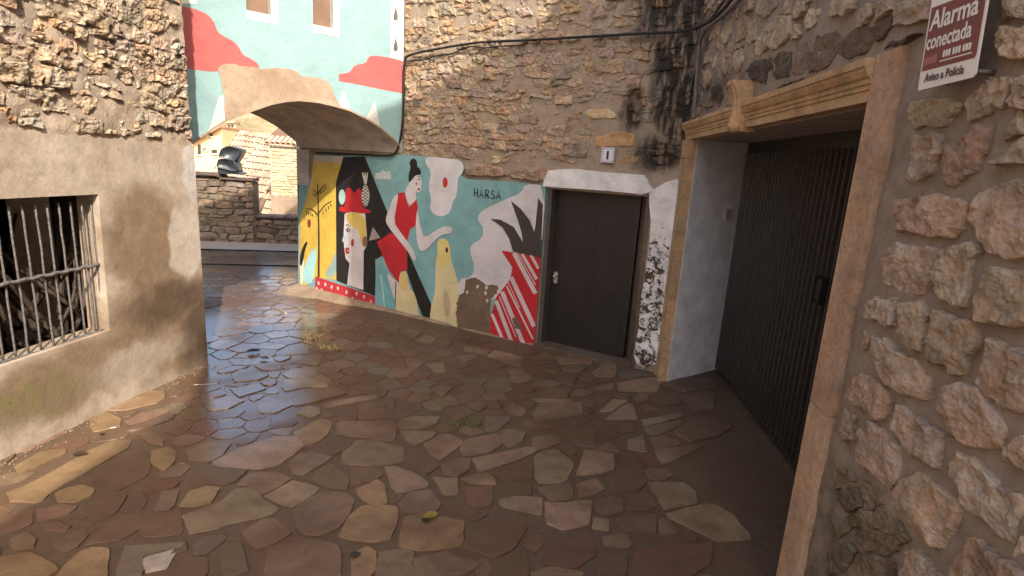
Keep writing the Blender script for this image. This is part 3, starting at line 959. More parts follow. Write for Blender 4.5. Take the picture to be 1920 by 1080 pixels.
# bare plaster where the paint came off above the arch, down to the arch edge
top_p = [(262,445),(275,415),(300,405),(350,404),(430,420),(500,428),(540,438),(620,430),(700,436),(770,455),(800,485),(880,488),(950,510),(985,545),(1000,610),(1030,650),(1036,676)]
bot_p = [(1000,671),(900,648),(780,636),(700,641),(600,661),(500,696),(400,733),(314,768)]
lft_p = [(305,690),(312,620),(290,560),(285,500)]
rnd = random.Random(8)
q = [FAC.px(x, y) for x, y in Z(Z3, top_p)]
q = [(a + rnd.uniform(-.006, .006), b + rnd.uniform(-.006, .006)) for a, b in resample(q + q[-2:0:-1], 90)[:46]]
q = q + [FAC.px(x, y) for x, y in Z(Z3, bot_p)] + [FAC.px(x, y) for x, y in Z(Z3, lft_p)]
sheet('bare_plaster_patch', FAC, q, .006, m_bare, fac, thick=.006)
# pale plaster rim along the arch edge
rim = [(s, z) for s, z in arch[1:-2]]
rim2 = [(s, z + .018) for s, z in reversed(rim)]
sheet('arch_rim', FAC, rim + rim2, .012, m_bare, fac, thick=.010)
#@@CENTRAL
# ================================================================== CENTRAL HOUSE (mural and small door)
m_cstone = mat_stone('corner_rubble_stone', bump=.6, bdist=.02, stain=stain_corner, fs=1.1)
m_cmortar = mat_mortar('brown_grey_mortar', (.27, .205, .15), (.35, .27, .20), stain=stain_corner, bump=.7)
m_earth = mat_mortar('brown_earth_render', (.13, .088, .058), (.18, .125, .085), bump=.6)
ch = empty('corner_house', MUR.W(2, 0), 'rubble stone house with the figure mural and the small dark door', 'house')
DS0, DS1, DZ = 3.075, 4.035, 1.515
door_loop = [(DS0, -.06), (DS0 + .005, DZ - .01), (DS1 - .03, DZ + .005), (DS1, -.06)]
body = [(-.27, -.06), door_loop[0], door_loop[1], door_loop[2], door_loop[3], (4.275, -.06), (4.275, 5.3), (-.27, 5.3)]
extrude('wall_core', MUR, [body], -.03, -.40, m_cmortar, ch)
extrude('wall_core', MUR, [[(-.268, -.05), (4.27, -.05), (4.27, 5.28), (-.268, 5.28)]], -.42, -3.0, m_cmortar, ch)
crub = rough_sheet('rubble_wall', MUR, 1.0, 4.31, 1.50, 3.75, .03, .010, 8, -.012, m_cmortar, ch, hole=[(1.0, 1.0), (3.0, 1.0), (3.0, 1.6), (1.0, 1.62)])
rough_sheet('rubble_wall_jamb', MUR, DS1 + .02, 4.30, -.05, 1.52, .05, .006, 5, -.012, m_cmortar, ch)
Z6 = (740, 0, 3.085)
big = [((.52, .39, .24), [(1095,645),(1110,630),(1230,630),(1285,665),(1275,685),(1130,687),(1100,668)], .012),
       ((.45, .30, .16), [(1158,795),(1200,785),(1230,768),(1310,762),(1390,770),(1388,845),(1160,852)], .010),
       ((.40, .27, .15), [(1285,905),(1410,905),(1410,940),(1285,945)], .006),
       ((.36, .25, .19), [(400,1005),(450,945),(560,955),(625,975),(640,1015),(560,1022),(440,1015)], .030),
       ((.38, .28, .21), [(650,1000),(700,962),(800,968),(890,975),(880,1045),(800,1050),(660,1025)], .026),
       ((.34, .25, .18), [(480,985),(560,985),(570,1000),(480,1000)], .02),
       ((.48, .30, .19), [(1480,20),(1500,0),(1600,0),(1600,40),(1490,48)], .014)]
rnd = random.Random(4)
fixed = [on(MUR, Z6, pts) for c3, pts, H in big]
plate_c = MUR.px(1140, 291)
stones = []
for i, p in enumerate(courses(rnd, 1.36, 4.27, 1.70, 3.42, (.09, .26), (.055, .115), .03, .012)):
    p = clip_rect(p, 1.352, 4.262, 1.69, 3.45)
    if len(p) < 3: continue
    a, c = area_c(p)
    if a < .0016: continue
    if c[0] > 2.9 and c[1] < 1.74: continue
    if abs(c[0] - plate_c[0]) < .09 and abs(c[1] - plate_c[1]) < .07: continue
    if any(inside(c, q) or any(inside(v, q) for v in p) or any(inside(v, p) for v in q) for q in fixed): continue
    if rnd.random() < .05: continue
    stones.append((a, i, shrink(p, rnd.uniform(.002, .007)), rnd.uniform(.004, .018),
                   jitter_col(rnd, rnd.choice([(.36, .28, .20), (.40, .31, .22), (.33, .26, .20), (.42, .325, .225), (.40, .28, .185), (.36, .29, .23), (.33, .265, .205)]), .10, .05)))
stones.sort(reverse=True)
RV, RF = [], []
for k, (a, i, p, H, colr) in enumerate(stones):
    tw = lambda s, z_, h: MUR.W(s, z_, h - .012)
    Vv, Ff, o3 = stone_geo(tw, p, H, 28, 'rubble', i * 5 + 2, .017, 15, .014, .025, 0, .10)
    if k < 290: obj('stone', Vv, Ff, m_cstone, crub, False, o3, colr)
    else:
        b = len(RV); RV += Vv; RF += [tuple(v + b for v in f) for f in Ff]
if RV: tag(obj('small_stones', RV, RF, m_cstone, crub, True, None, (.36, .27, .19)), kind='stuff')
for k, (c3, pts, H) in enumerate(big):
    Vv, Ff, o3 = stone_geo(lambda s, z_, h: MUR.W(s, z_, h - .012), fixed[k], H, 34, 'rubble' if H < .02 else 'craggy', k + 900, .008 if H < .02 else .016, 10 if H < .02 else 16, .007 if H < .02 else .014, .025, 0, .05)
    obj('stone', Vv, Ff, m_cstone, crub, True, o3, c3)

# ---- the painted lower wall
Z5 = (550, 270, 2.769); Z5f = (560, 280, 3.375); Z7 = (840, 300, 3.0)
C_TEAL, C_PALE, C_RED, C_BLK = (.195, .37, .38), (.60, .55, .56), (.46, .022, .030), (.020, .016, .015)
C_YEL, C_CRM, C_OCH = (.62, .42, .075), (.62, .53, .30), (.13, .095, .055)
base_px = [(33,175),(98,178),(108,55),(265,62),(380,58),(470,62),(560,55),(690,65),(800,76),(870,90),(888,130),(872,168),(900,182),(1020,190),(1150,197),(1315,218),(1247,1047),(1150,1030),(1000,1002),(850,998),(700,977),(560,930),(430,892),(270,840),(115,797),(28,765)]
bq = [(s, max(z, -.03)) for s, z in on(MUR, Z5, base_px)]
bq = [(min(s, DS0 - .004), z) for s, z in bq]
mural = extrude('mural', MUR, [bq], .012, -.029, mat_paint(C_TEAL, .22), ch)
rnd = random.Random(2)
def P(name, pts, col, layer, ch_=1, zoom=Z5, rag=0.0, mat=None, wear=.2):
    q = on(MUR, zoom, pts)
    if ch_: q = chaikin(q, ch_)
    if rag:
        q = [(a + rnd.uniform(-rag, rag), b + rnd.uniform(-rag, rag)) for a, b in resample(q, 150)]
    q = [(min(max(s, -.265), DS0 - .005), max(z, -.03)) for s, z in q]
    return sheet(name, MUR, q, .0135 + .0011 * layer, mat or mat_paint(col, wear), mural, thick=.001)
def ell(cx, cy, rx, ry, n=16, a=0.0):
    return [(cx + rx * math.cos(2 * math.pi * k / n) * math.cos(a) - ry * math.sin(2 * math.pi * k / n) * math.sin(a),
             cy + rx * math.cos(2 * math.pi * k / n) * math.sin(a) + ry * math.sin(2 * math.pi * k / n) * math.cos(a)) for k in range(n)]
def stroke(name, pts, wd, col, layer, zoom=Z5, sm=1, taper=1.0):
    p = chaikin(pts, sm, False) if sm else pts
    p = [pts[0]] + p + [pts[-1]] if sm else p
    Lf, Rt = [], []
    for i, a in enumerate(p):
        b0, b1 = p[max(0, i - 1)], p[min(len(p) - 1, i + 1)]
        dx, dy = b1[0] - b0[0], b1[1] - b0[1]; l = math.hypot(dx, dy) or 1
        k = wd / 2 * (1 + (taper - 1) * i / max(1, len(p) - 1))
        Lf.append((a[0] - dy / l * k, a[1] + dx / l * k)); Rt.append((a[0] + dy / l * k, a[1] - dx / l * k))
    return P(name, Lf + Rt[::-1], col, layer, 0, zoom)
P('painted_yellow_ground', [(100,178),(110,57),(266,66),(232,190),(230,705),(122,690),(34,755),(36,560),(40,385),(98,190)], C_YEL, 0, 0)
P('painted_blue_streak', [(58,640),(110,530),(128,560),(105,725),(70,725),(52,700)], (.35, .60, .62), 1)
P('painted_pale_edge', [(30,760),(36,600),(60,600),(52,745)], (.70, .66, .50), 1, 0)
P('painted_grey_streak', [(228,540),(228,700),(160,680),(205,620)], (.28, .38, .36), 1)
P('painted_pale_top', [(110,57),(264,65),(255,100),(112,90)], (.50, .44, .34), 1, 0)
P('painted_black_tent', [(265,68),(375,64),(520,420),(600,560),(720,830),(712,975),(685,966),(640,800),(590,650),(500,560),(430,600),(434,790),(228,708),(226,200),(240,150)], C_BLK, 1, 0)
P('painted_hat', [(276,232),(300,224),(316,252),(325,252),(342,228),(358,235),(366,330),(408,346),(404,359),(320,362),(240,350),(246,322),(276,328)], C_RED, 2)
P('painted_egg', ell(258, 275, 17, 40), (.36, .52, .47), 2, 0)
P('painted_pineapple', ell(380, 268, 20, 57, 20), (.66, .64, .58), 3, 0)
for k in range(-3, 4):
    y0 = 268 + k * 16
    stroke('painted_lattice', [(362, y0 - 12), (398, y0 + 14)], 3.2, C_BLK, 4, Z5, 0)
    stroke('painted_lattice', [(398, y0 - 12), (362, y0 + 14)], 3.2, C_BLK, 4.6, Z5, 0)
for x1 in (364, 377, 391):
    P('painted_pineapple_leaf', [(374, 208), (x1 - 2, 148), (x1 + 2, 148), (386, 208)], (.66, .64, .58), 3, 0)
P('painted_face', [(272,362),(300,352),(378,362),(386,470),(385,530),(370,555),(368,757),(284,730),(292,660),(297,620),(276,592),(270,540),(268,520),(266,470),(268,440),(270,400)], C_PALE, 2, 0)
P('painted_yellow_hair', [(279,354),(377,362),(384,470),(383,528),(362,528),(350,470),(335,440),(300,420),(284,400)], (.64, .47, .12), 3)
P('painted_nose', [(258,507),(264,480),(276,466),(283,490),(280,515)], (.48, .50, .52), 3)
P('painted_ear', [(364,485),(384,472),(392,520),(380,534),(366,528)], (.22, .13, .07), 4)
P('painted_lips', [(275,540),(285,534),(299,545),(290,552),(299,562),(290,572),(276,566)], (.40, .02, .04), 4)
P('painted_lip_gap', [(283,550),(292,552),(284,556)], C_PALE, 5)
P('painted_cheek', ell(313, 512, 8, 20), (.36, .04, .04), 4, 0)
P('painted_eye', ell(290, 446, 12, 10, 14), C_BLK, 4, 0); P('painted_eye_white', ell(289, 446, 8, 6, 12), C_PALE, 5, 0); P('painted_pupil', ell(288, 446, 4, 5, 8), C_BLK, 6, 0)
stroke('painted_brow', [(277, 422), (288, 417), (300, 425)], 3, C_BLK, 4)
P('painted_grey_triangle', [(398,502),(418,430),(457,487)], (.33, .25, .23), 2, 0)
P('painted_red_band', [(120,686),(436,792),(424,878),(116,768)], (.43, .035, .045), 3, 0)
for k, (x, y) in enumerate([(137,722),(172,728),(205,742),(237,748),(282,768),(335,775),(372,792),(408,820),(127,750),(153,758),(185,782),(218,787),(259,800),(312,802),(350,825),(386,855)]):
    P('painted_dot', ell(x, y, 5, 10, 10, .1 * (k % 3 - 1)), (.66, .50, .47), 4, 0)
P('painted_leaf', [(432,888),(430,790),(434,655),(447,612),(480,655),(500,725),(525,780),(545,925),(480,905)], (.155, .36, .39), 4)
stroke('painted_leaf_vein', [(460, 680), (470, 760), (484, 890)], 6, (.42, .55, .54), 5, Z5, 1, .6)
P('painted_leg', [(493,668),(556,724),(543,830),(525,790),(500,710)], C_PALE, 4, 0)
stroke('painted_leg_line', [(538, 715), (535, 840)], 5, (.08, .05, .05), 5, Z5, 0)
P('painted_skirt', [(440,510),(510,460),(560,490),(596,530),(598,655),(560,662),(556,727),(500,650),(475,590)], C_RED, 5, 0)
P('painted_dress', [(550,255),(582,250),(598,300),(606,328),(645,288),(652,330),(642,420),(612,440),(600,490),(592,534),(526,408)], C_RED, 5, 0)
P('painted_neck', [(605,205),(645,210),(640,262),(646,288),(606,326),(584,252)], C_PALE, 6)
P('painted_arm', [(550,256),(546,300),(527,405),(560,455),(606,515),(632,560),(645,598),(630,606),(612,575),(588,540),(495,425),(484,390),(505,335),(525,275)], C_PALE, 6)
P('painted_arm', [(650,328),(660,400),(672,450),(688,488),(755,442),(790,427),(828,428),(834,442),(826,466),(785,468),(760,480),(700,545),(672,560),(652,530),(640,430)], C_PALE, 6)
for yy in (434, 444, 454):
    stroke('painted_finger_gap', [(800, yy), (834, yy + 2)], 1.6, C_TEAL, 7, Z5, 0)
P('painted_head', [(608,165),(664,158),(670,180),(677,205),(669,214),(669,242),(652,257),(640,232),(606,216)], C_PALE, 7)
P('painted_hair', [(607,205),(604,160),(618,122),(609,100),(618,80),(636,74),(650,92),(648,118),(666,128),(672,158),(640,163),(630,178),(618,190)], C_BLK, 8)
P('painted_blush', ell(646, 206, 5, 9), (.55, .12, .12), 8, 0); P('painted_mouth', ell(658, 235, 7, 6), (.25, .02, .05), 8, 0)
stroke('painted_eyebrow', [(652, 168), (668, 170)], 3, C_BLK, 8, Z5, 0); stroke('painted_eyelid', [(654, 182), (668, 184)], 4, C_BLK, 8, Z5, 0)
P('painted_cloud', [(690,64),(800,74),(872,84),(892,122),(876,160),(860,172),(856,220),(850,272),(832,300),(820,352),(780,378),(735,366),(710,332),(722,290),(706,220),(722,140),(690,105)], (.60, .58, .59), 1)
P('painted_drop', ell(793, 200, 13, 27, 18), (.50, .04, .035), 2, 0)
P('painted_cloud', [(430,182),(432,150),(452,152),(466,134),(486,146),(506,140),(513,182)], (.52, .52, .54), 1, 0)
P('painted_ghost', [(752,500),(780,488),(805,498),(818,540),(822,600),(850,680),(862,750),(858,850),(872,995),(800,985),(712,978),(716,850),(742,770),(742,620),(755,560)], C_CRM, 2)
P('painted_ghost_cap', [(753,502),(780,489),(803,498),(816,540),(819,600),(800,640),(760,640),(744,620),(756,560)], (.66, .52, .20), 3)
P('painted_ghost_eye', ell(802, 550, 7, 15, 10), C_BLK, 4, 0)
P('painted_ghost_stain', [(780,760),(810,770),(825,850),(810,900),(790,880)], (.45, .36, .24), 3, 1, Z5, .004)
P('painted_ghost', [(558,665),(595,658),(606,740),(642,782),(655,880),(690,968),(620,950),(545,928),(535,800),(552,740)], C_CRM, 6)
P('painted_ghost_cap', [(559,667),(595,660),(605,735),(590,760),(556,750)], (.62, .47, .18), 7)
P('painted_cloud', [(1315,216),(1205,206),(1190,252),(1100,290),(1000,335),(960,372),(966,405),(992,432),(985,490),(930,520),(920,552),(946,640),(930,690),(860,700),(855,800),(1060,820),(1150,700),(1150,560),(1290,580)], (.58, .54, .55), 1)
P('bare_earth_patch', [(900,702),(945,692),(990,716),(1010,735),(1066,735),(1062,772),(1030,802),(1024,1004),(880,996),(872,930),(848,880),(868,782),(892,770)], C_OCH, 3, 0, Z5, .0055, m_earth)
P('bare_earth_patch', [(830,1000),(880,990),(940,985),(1030,985),(1050,1015),(1000,1010),(850,1005)], C_OCH, 3.4, 0, Z5, .008, m_earth)
P('bare_earth_patch', [(848,870),(872,860),(885,930),(870,985),(855,940)], C_OCH, 3.6, 0, Z5, .010, m_earth)
for k_, (x, y) in enumerate([(1003,772),(962,738),(908,768),(1012,812),(1008,745)]):
    a_ = k_ * 1.3
    P('paint_flake', [(x - 7, y - 3 + 3 * math.sin(a_)), (x + 1, y - 10), (x + 8, y - 2), (x + 3, y + 5 + 4 * math.cos(a_)), (x - 3, y + 12)], (.58, .54, .52), 5, 0)
P('bare_earth_patch', [(1010,735),(1035,728),(1068,736),(1070,752),(1048,760),(1040,785),(1015,790)], C_OCH, 3.2, 0, Z5, .004, m_earth)
P('bare_earth_patch', [(880,790),(862,800),(850,830),(862,850),(856,880),(880,900),(892,850)], C_OCH, 3.8, 0, Z5, .005, m_earth)
P('painted_pot', [(1085,553),(1275,580),(1290,585),(1255,1052),(1150,1032),(1026,985),(1027,900),(1060,790),(1130,702),(1142,640)], C_RED, 4, 0)
for a, b, w_ in [((1150,564),(1262,775),22), ((1192,570),(1268,700),16), ((1238,575),(1276,645),14), ((1136,690),(1254,945),22), ((1112,735),(1248,1010),9),
                 ((1088,765),(1200,1040),22), ((1058,812),(1138,1025),20), ((1036,880),(1090,1008),15), ((1170,566),(1262,730),5), ((1120,715),(1180,850),4), ((1074,790),(1160,1000),5)]:
    stroke('painted_stripe', [a, b], w_, (.58, .48, .48), 5, Z5, 0)
P('bare_earth_patch', [(1140,905),(1165,895),(1195,960),(1190,1000),(1165,985)], C_OCH, 6.2, 0, Z5, .010, m_earth)
P('painted_leaves', [(1028,388),(1080,392),(1150,430),(1185,490),(1196,508),(1190,460),(1172,400),(1134,294),(1185,335),(1232,395),(1256,455),(1262,420),(1276,280),(1300,315),(1292,590),(1145,558),(1125,490),(1090,432)], (.055, .045, .040), 5, 0)
# tree
K = (.05, .032, .02)
stroke('painted_trunk', [(137, 690), (139, 500), (136, 350), (132, 205)], 11, K, 4, Z5, 1, .35)
for pts in ([(136, 372), (110, 340), (72, 335)], [(137, 360), (165, 320), (205, 295)], [(133, 265), (120, 245), (108, 240)], [(133, 262), (155, 225), (178, 205)]):
    stroke('painted_branch', pts, 6, K, 5, Z5, 1, .5)
for x, y, l in [(72,345,18),(84,350,16),(96,355,16),(106,362,14),(160,350,14),(175,335,16),(188,322,16),(200,310,14),(112,255,14),(120,262,14),(148,245,14),(160,235,14),(172,222,14)]:
    stroke('painted_hanging_leaf', [(x, y), (x + 3, y + l)], 4, K, 6, Z5, 0)
P('painted_fruit', ell(88, 412, 9, 23, 14), (.26, .04, .03), 4, 0)
P('painted_bird', [(38,612),(44,560),(70,505),(82,508),(66,550),(58,600),(46,640)], C_BLK, 4)
# HARSA, drawn in brush strokes
LT = {'H': [[(152, 158), (155, 206)], [(170, 160), (172, 210)], [(153, 184), (171, 184)]],
      'A': [[(183, 212), (192, 164), (204, 214)], [(187, 196), (200, 197)]],
      'R': [[(215, 168), (217, 216)], [(215, 169), (230, 168), (234, 180), (226, 192), (217, 192), (238, 215)]],
      'S': [[(266, 178), (256, 172), (248, 182), (256, 194), (268, 203), (264, 216), (248, 214)]],
      'a': [[(277, 218), (288, 172), (300, 220)], [(281, 204), (296, 205)]]}
for ch2, sts in LT.items():
    for st_ in sts: stroke('painted_letter_stroke', st_, 5.2, C_BLK, 3, Z7, 1 if ch2 == 'S' else 0)
# mortar fillet at the foot of the mural
V, F = [], []
N = 50
for i in range(N + 1):
    t = i / N; s = -.30 + 3.36 * t
    wd_ = .40 * (1 - t) ** 3 + .035; hz_ = .055 * (1 - t) ** 2 + .02
    for k, (hh, zz) in enumerate(((.008, hz_), (wd_ * .45, hz_ * .45), (wd_, -.02))):
        V.append(MUR.W(s, zz + .010 * noise.noise(Vector((s * 4, k, 2))), hh + .03 * noise.noise(Vector((s * 3, k, 7))) * (k > 0)))
for i in range(N):
    for k in range(2): F.append((3 * i + k, 3 * i + 3 + k, 3 * i + 4 + k, 3 * i + 1 + k))
m_fillet = mat_mortar('tan_mortar_fillet', (.17, .12, .08), (.27, .20, .14), bump=.5)
obj('wall_footing', V, F, m_fillet, ch, True)
# pier end of the passage, bare stone above, painted below
V = [MUR.W(-.272, -.05, .02), MUR.W(-.272, 1.62, .02), MUR.W(-.272, 1.62, -.4), MUR.W(-.272, -.05, -.4)]
obj('pier_end', V, [(0, 1, 2, 3)], m_bare, ch)
extrude('pier_block', MUR, [[(-.27, 1.30), (-.075, 1.31), (-.055, 1.72), (-.27, 1.72)]], .02, -.03, m_soffit, ch)

# ---- door, reveal, limewashed surround
m_door = mat_flat('dark_brown_painted_metal', (.020, .016, .015), .45, .4, 0, 6, .3, .1)
m_jamb = mat_mortar('grimy_brown_jamb', (.085, .063, .045), (.15, .11, .08), bump=.4)
m_djamb = mat_flat('dark_wood_jamb', (.085, .070, .062), .7, .3, 0, 20, .3, .3)
dr = extrude('door', MUR, [[(DS0 + .045, .02), (DS0 + .05, DZ - .005), (DS1 - .115, DZ), (DS1 - .125, .02)]], -.13, -.17, m_door, ch)
for a, b, c_, d_ in ((.12, .46, .12, .62), (.50, .78, .12, .62), (.12, .46, .72, 1.40), (.50, .78, .72, 1.40)):
    fbox('panel', MUR, DS0 + a, DS0 + b, c_, d_, -.127, -.131, m_door, dr, .0015)
lk = fbox('lock', MUR, DS0 + .075, DS0 + .115, .61, .72, -.124, -.132, mat_flat('worn_steel', (.62, .62, .64), .25, .5, .8, 30, .2), dr, .003)
tube('handle', [MUR.W(DS0 + .095, .685, -.124), MUR.W(DS0 + .095, .685, -.085), MUR.W(DS0 + .10, .68, -.078)], .011, lk.data.materials[0], lk, 8)
fbox('door_jamb', MUR, DS0 + .001, DS0 + .044, -.05, DZ - .012, -.022, -.20, m_djamb, ch)
V = [MUR.W(DS1 - .03, DZ, -.005), MUR.W(DS1, -.05, -.005), MUR.W(DS1 - .12, -.05, -.2), MUR.W(DS1 - .13, DZ, -.2)]
V += [v + DM * .03 for v in V]
obj('door_reveal', V, [(0, 1, 2, 3), (4, 5, 6, 7), (0, 1, 5, 4), (1, 2, 6, 5), (2, 3, 7, 6), (3, 0, 4, 7)], m_jamb, ch)
fbox('threshold', MUR, DS0, DS1, -.05, .018, .03, -.2, m_jamb, ch, .006)
def mat_peel():
    M = NT('peeling_limewash', .85, .25)
    zz = M.n('ShaderNodeSeparateXYZ'); M.link(M.pos(), zz.inputs[0])
    n = M.noise(16, 8, .72, dist=.6); n2 = M.noise(50, 5)
    lim = M.n('ShaderNodeMapRange'); M.link(zz.outputs[2], lim.inputs['Value'])
    lim.inputs['From Min'].default_value = 1.0; lim.inputs['From Max'].default_value = 1.5
    lim.inputs['To Min'].default_value = .0; lim.inputs['To Max'].default_value = -.22
    k = M.ramp(M.math('ADD', n, lim.outputs[0]), [(.50, 0.0), (.525, 1.0)])
    c = M.mix(k, M.mix(1.0, (.70, .67, .65), M.ramp(M.noise(7, 6), [(.3, .72), (.6, 1.05)]), 'MULTIPLY'), (.075, .055, .04))
    M.color(c); M.bump(M.math('ADD', M.math('MULTIPLY', k, -.8), M.math('ADD', M.math('MULTIPLY', n2, .3), M.math('MULTIPLY', M.noise(9, 5), 1.6))), .6, .015)
    return M.m
m_peel = mat_peel()
Zd = (980, 270, 2.4)
lin = on(MUR, Zd, [(97,190),(102,160),(122,120),(180,113),(240,112),(350,125),(470,134),(550,140),(568,168),(585,215),(540,228),(500,222),(400,212),(300,205),(200,198)])
extrude('limewash_lintel', MUR, [lin], .030, -.028, m_peel, ch)
jam = on(MUR, Zd, [(572,182),(592,205),(615,190),(650,170),(700,158),(712,200),(705,300),(690,400),(680,500),(668,600),(655,700),(640,780),(625,850),(605,985),(540,1008),(515,985),(503,950),(510,900),(525,830),(533,700),(553,600),(573,450),(580,350),(573,280)])
jam = [(min(s, 4.27), max(z, -.02)) for s, z in jam]
rnd = random.Random(6)
V, F = [], []
tri = tess([jam])
extrude('limewash_jamb', MUR, [jam], .022, -.011, m_peel, ch)
lump = on(MUR, Zd, [(505,950),(515,905),(560,890),(595,900),(600,960),(575,995),(540,1006),(518,985)])
Vv, Ff, o3 = stone_geo(lambda s, z_, h: MUR.W(s, z_, h + .02), lump, .035, 20, 'craggy', 77, .02, 12, .01, .03, 1)
obj('limewash_lump', Vv, Ff, m_peel, ch, True)
# house number tile
pc = MUR.px(1140, 291, .02)
np_ = empty('house_number', MUR.W(pc[0], pc[1], .03), 'small white tile with the number 1 above the dark door', 'house number')
fbox('tile', MUR, pc[0] - .058, pc[0] + .058, pc[1] - .063, pc[1] + .063, .008, .028, mat_flat('white_tile', (.62, .60, .62), .4, .5, 0, 30, .1), np_, .003)
for nm, a, b, c_, d_ in (('border', -.052, .052, .050, .056), ('border', -.052, .052, -.056, -.050), ('border', -.052, -.047, -.0499, .0499), ('border', .047, .052, -.0499, .0499)):
    fbox(nm, MUR, pc[0] + a, pc[0] + b, pc[1] + c_, pc[1] + d_, .028, .0292, mat_flat('tile_border', (.30, .29, .33), .5, .4, 0, 30, .1), np_)
extrude('numeral', MUR, [[(pc[0] - .009, pc[1] - .036), (pc[0] + .009, pc[1] - .036), (pc[0] + .009, pc[1] + .036), (pc[0] - .002, pc[1] + .036), (pc[0] - .013, pc[1] + .026), (pc[0] - .009, pc[1] + .022)]], .0305, .0275, m_door, np_)
#@@RIGHT
# ================================================================== RIGHT HOUSE (garage door in a carved frame)
def stain_right(M, c):
    k = M.math('MAXIMUM', M.blob(RIG.W(.05, 2.55), (.22, .30, .45), .15, 6, .4), M.blob(RIG.W(-.55, 2.25), (.2, .5, .10), .10, 8, .5))
    k = M.math('MULTIPLY', k, M.ramp(M.noise(16, 5), [(.35, .2), (.6, 1.0)]))
    c = M.mix(M.math('MULTIPLY', k, .7), c, (.03, .026, .022))
    g = M.math('MULTIPLY', M.blob(RIG.W(-2.80, .42), (.3, .22, .42), .10, 7, .4), M.ramp(M.noise(11, 5), [(.38, .15), (.6, .8)]))
    return M.mix(g, c, (.085, .075, .048))
m_rstone = mat_stone('near_rubble_stone', bump=.8, bdist=.016, stain=stain_right, fs=1.6, mott=.55)
m_rmortar = mat_mortar('grey_brown_cement', (.225, .175, .14), (.285, .225, .18), stain=stain_right, bump=.55)
m_sand = mat_stone('carved_sandstone', bump=.5, bdist=.012, fs=1.3, mott=.38)
m_rwhite = mat_flat('grubby_white_render', (.74, .71, .72), .85, .2, 0, 7, .20, .3)
rh = empty('garage_house', RIG.W(-2, 0), 'rubble stone house on the right with the wide ribbed garage door', 'house')
top = [(-9.3, 5.9), (-7.4, 5.9), (-7.35, 6.7), (-6.4, 6.7), (-6.35, 5.7), (-4.55, 5.7), (-4.5, 7.25), (-4.1, 7.15), (-3.6, 6.95), (-3.34, 6.6), (-2.7, 6.06), (-2.1, 5.4), (-1.8, 5.1), (.6, 5.1)]  # unseen roofline, its steps shaped by where the shadow edges must fall
opening = [(-2.61, -.1), (.345, -.1), (.345, 2.02), (-2.61, 2.02)]
core = [(.6, -.1)] + [(.6, 5.1)] + top[-2::-1] + [(-9.3, -.1), (-2.61, -.1), (-2.61, 2.02), (.345, 2.02), (.345, -.1)]
extrude('wall_core', RIG, [core], -.04, -.60, m_rmortar, rh)
extrude('wall_core', RIG, [[(.6, -.1), (.6, 5.1)] + top[-2::-1] + [(-9.3, -.1)]], -.66, -4.2, m_rmortar, rh)
near_w = rough_sheet('rubble_wall', RIG, -4.6, -2.66, -.05, 2.9, .025, .010, 7, 0, m_rmortar, rh, None, 3)
rough_sheet('rubble_wall_far', RIG, -9.3, -4.6, -.05, 4.0, .15, .014, 4.5, 0, m_rmortar, rh, None, 3)
up_w = rough_sheet('rubble_wall', RIG, -2.66, .30, 2.085, 3.9, .035, .012, 4.5, 0, m_rmortar, rh, None, 5)
ZRA, ZRB, ZRC, ZRD = (1600, 140, 3.0), (1560, 440, 3.0), (1500, 720, 3.0), (1300, 0, 4.174)
T1, T2, T3, TD, TG = (.42, .33, .25), (.38, .295, .22), (.45, .365, .285), (.10, .075, .06), (.20, .16, .115)
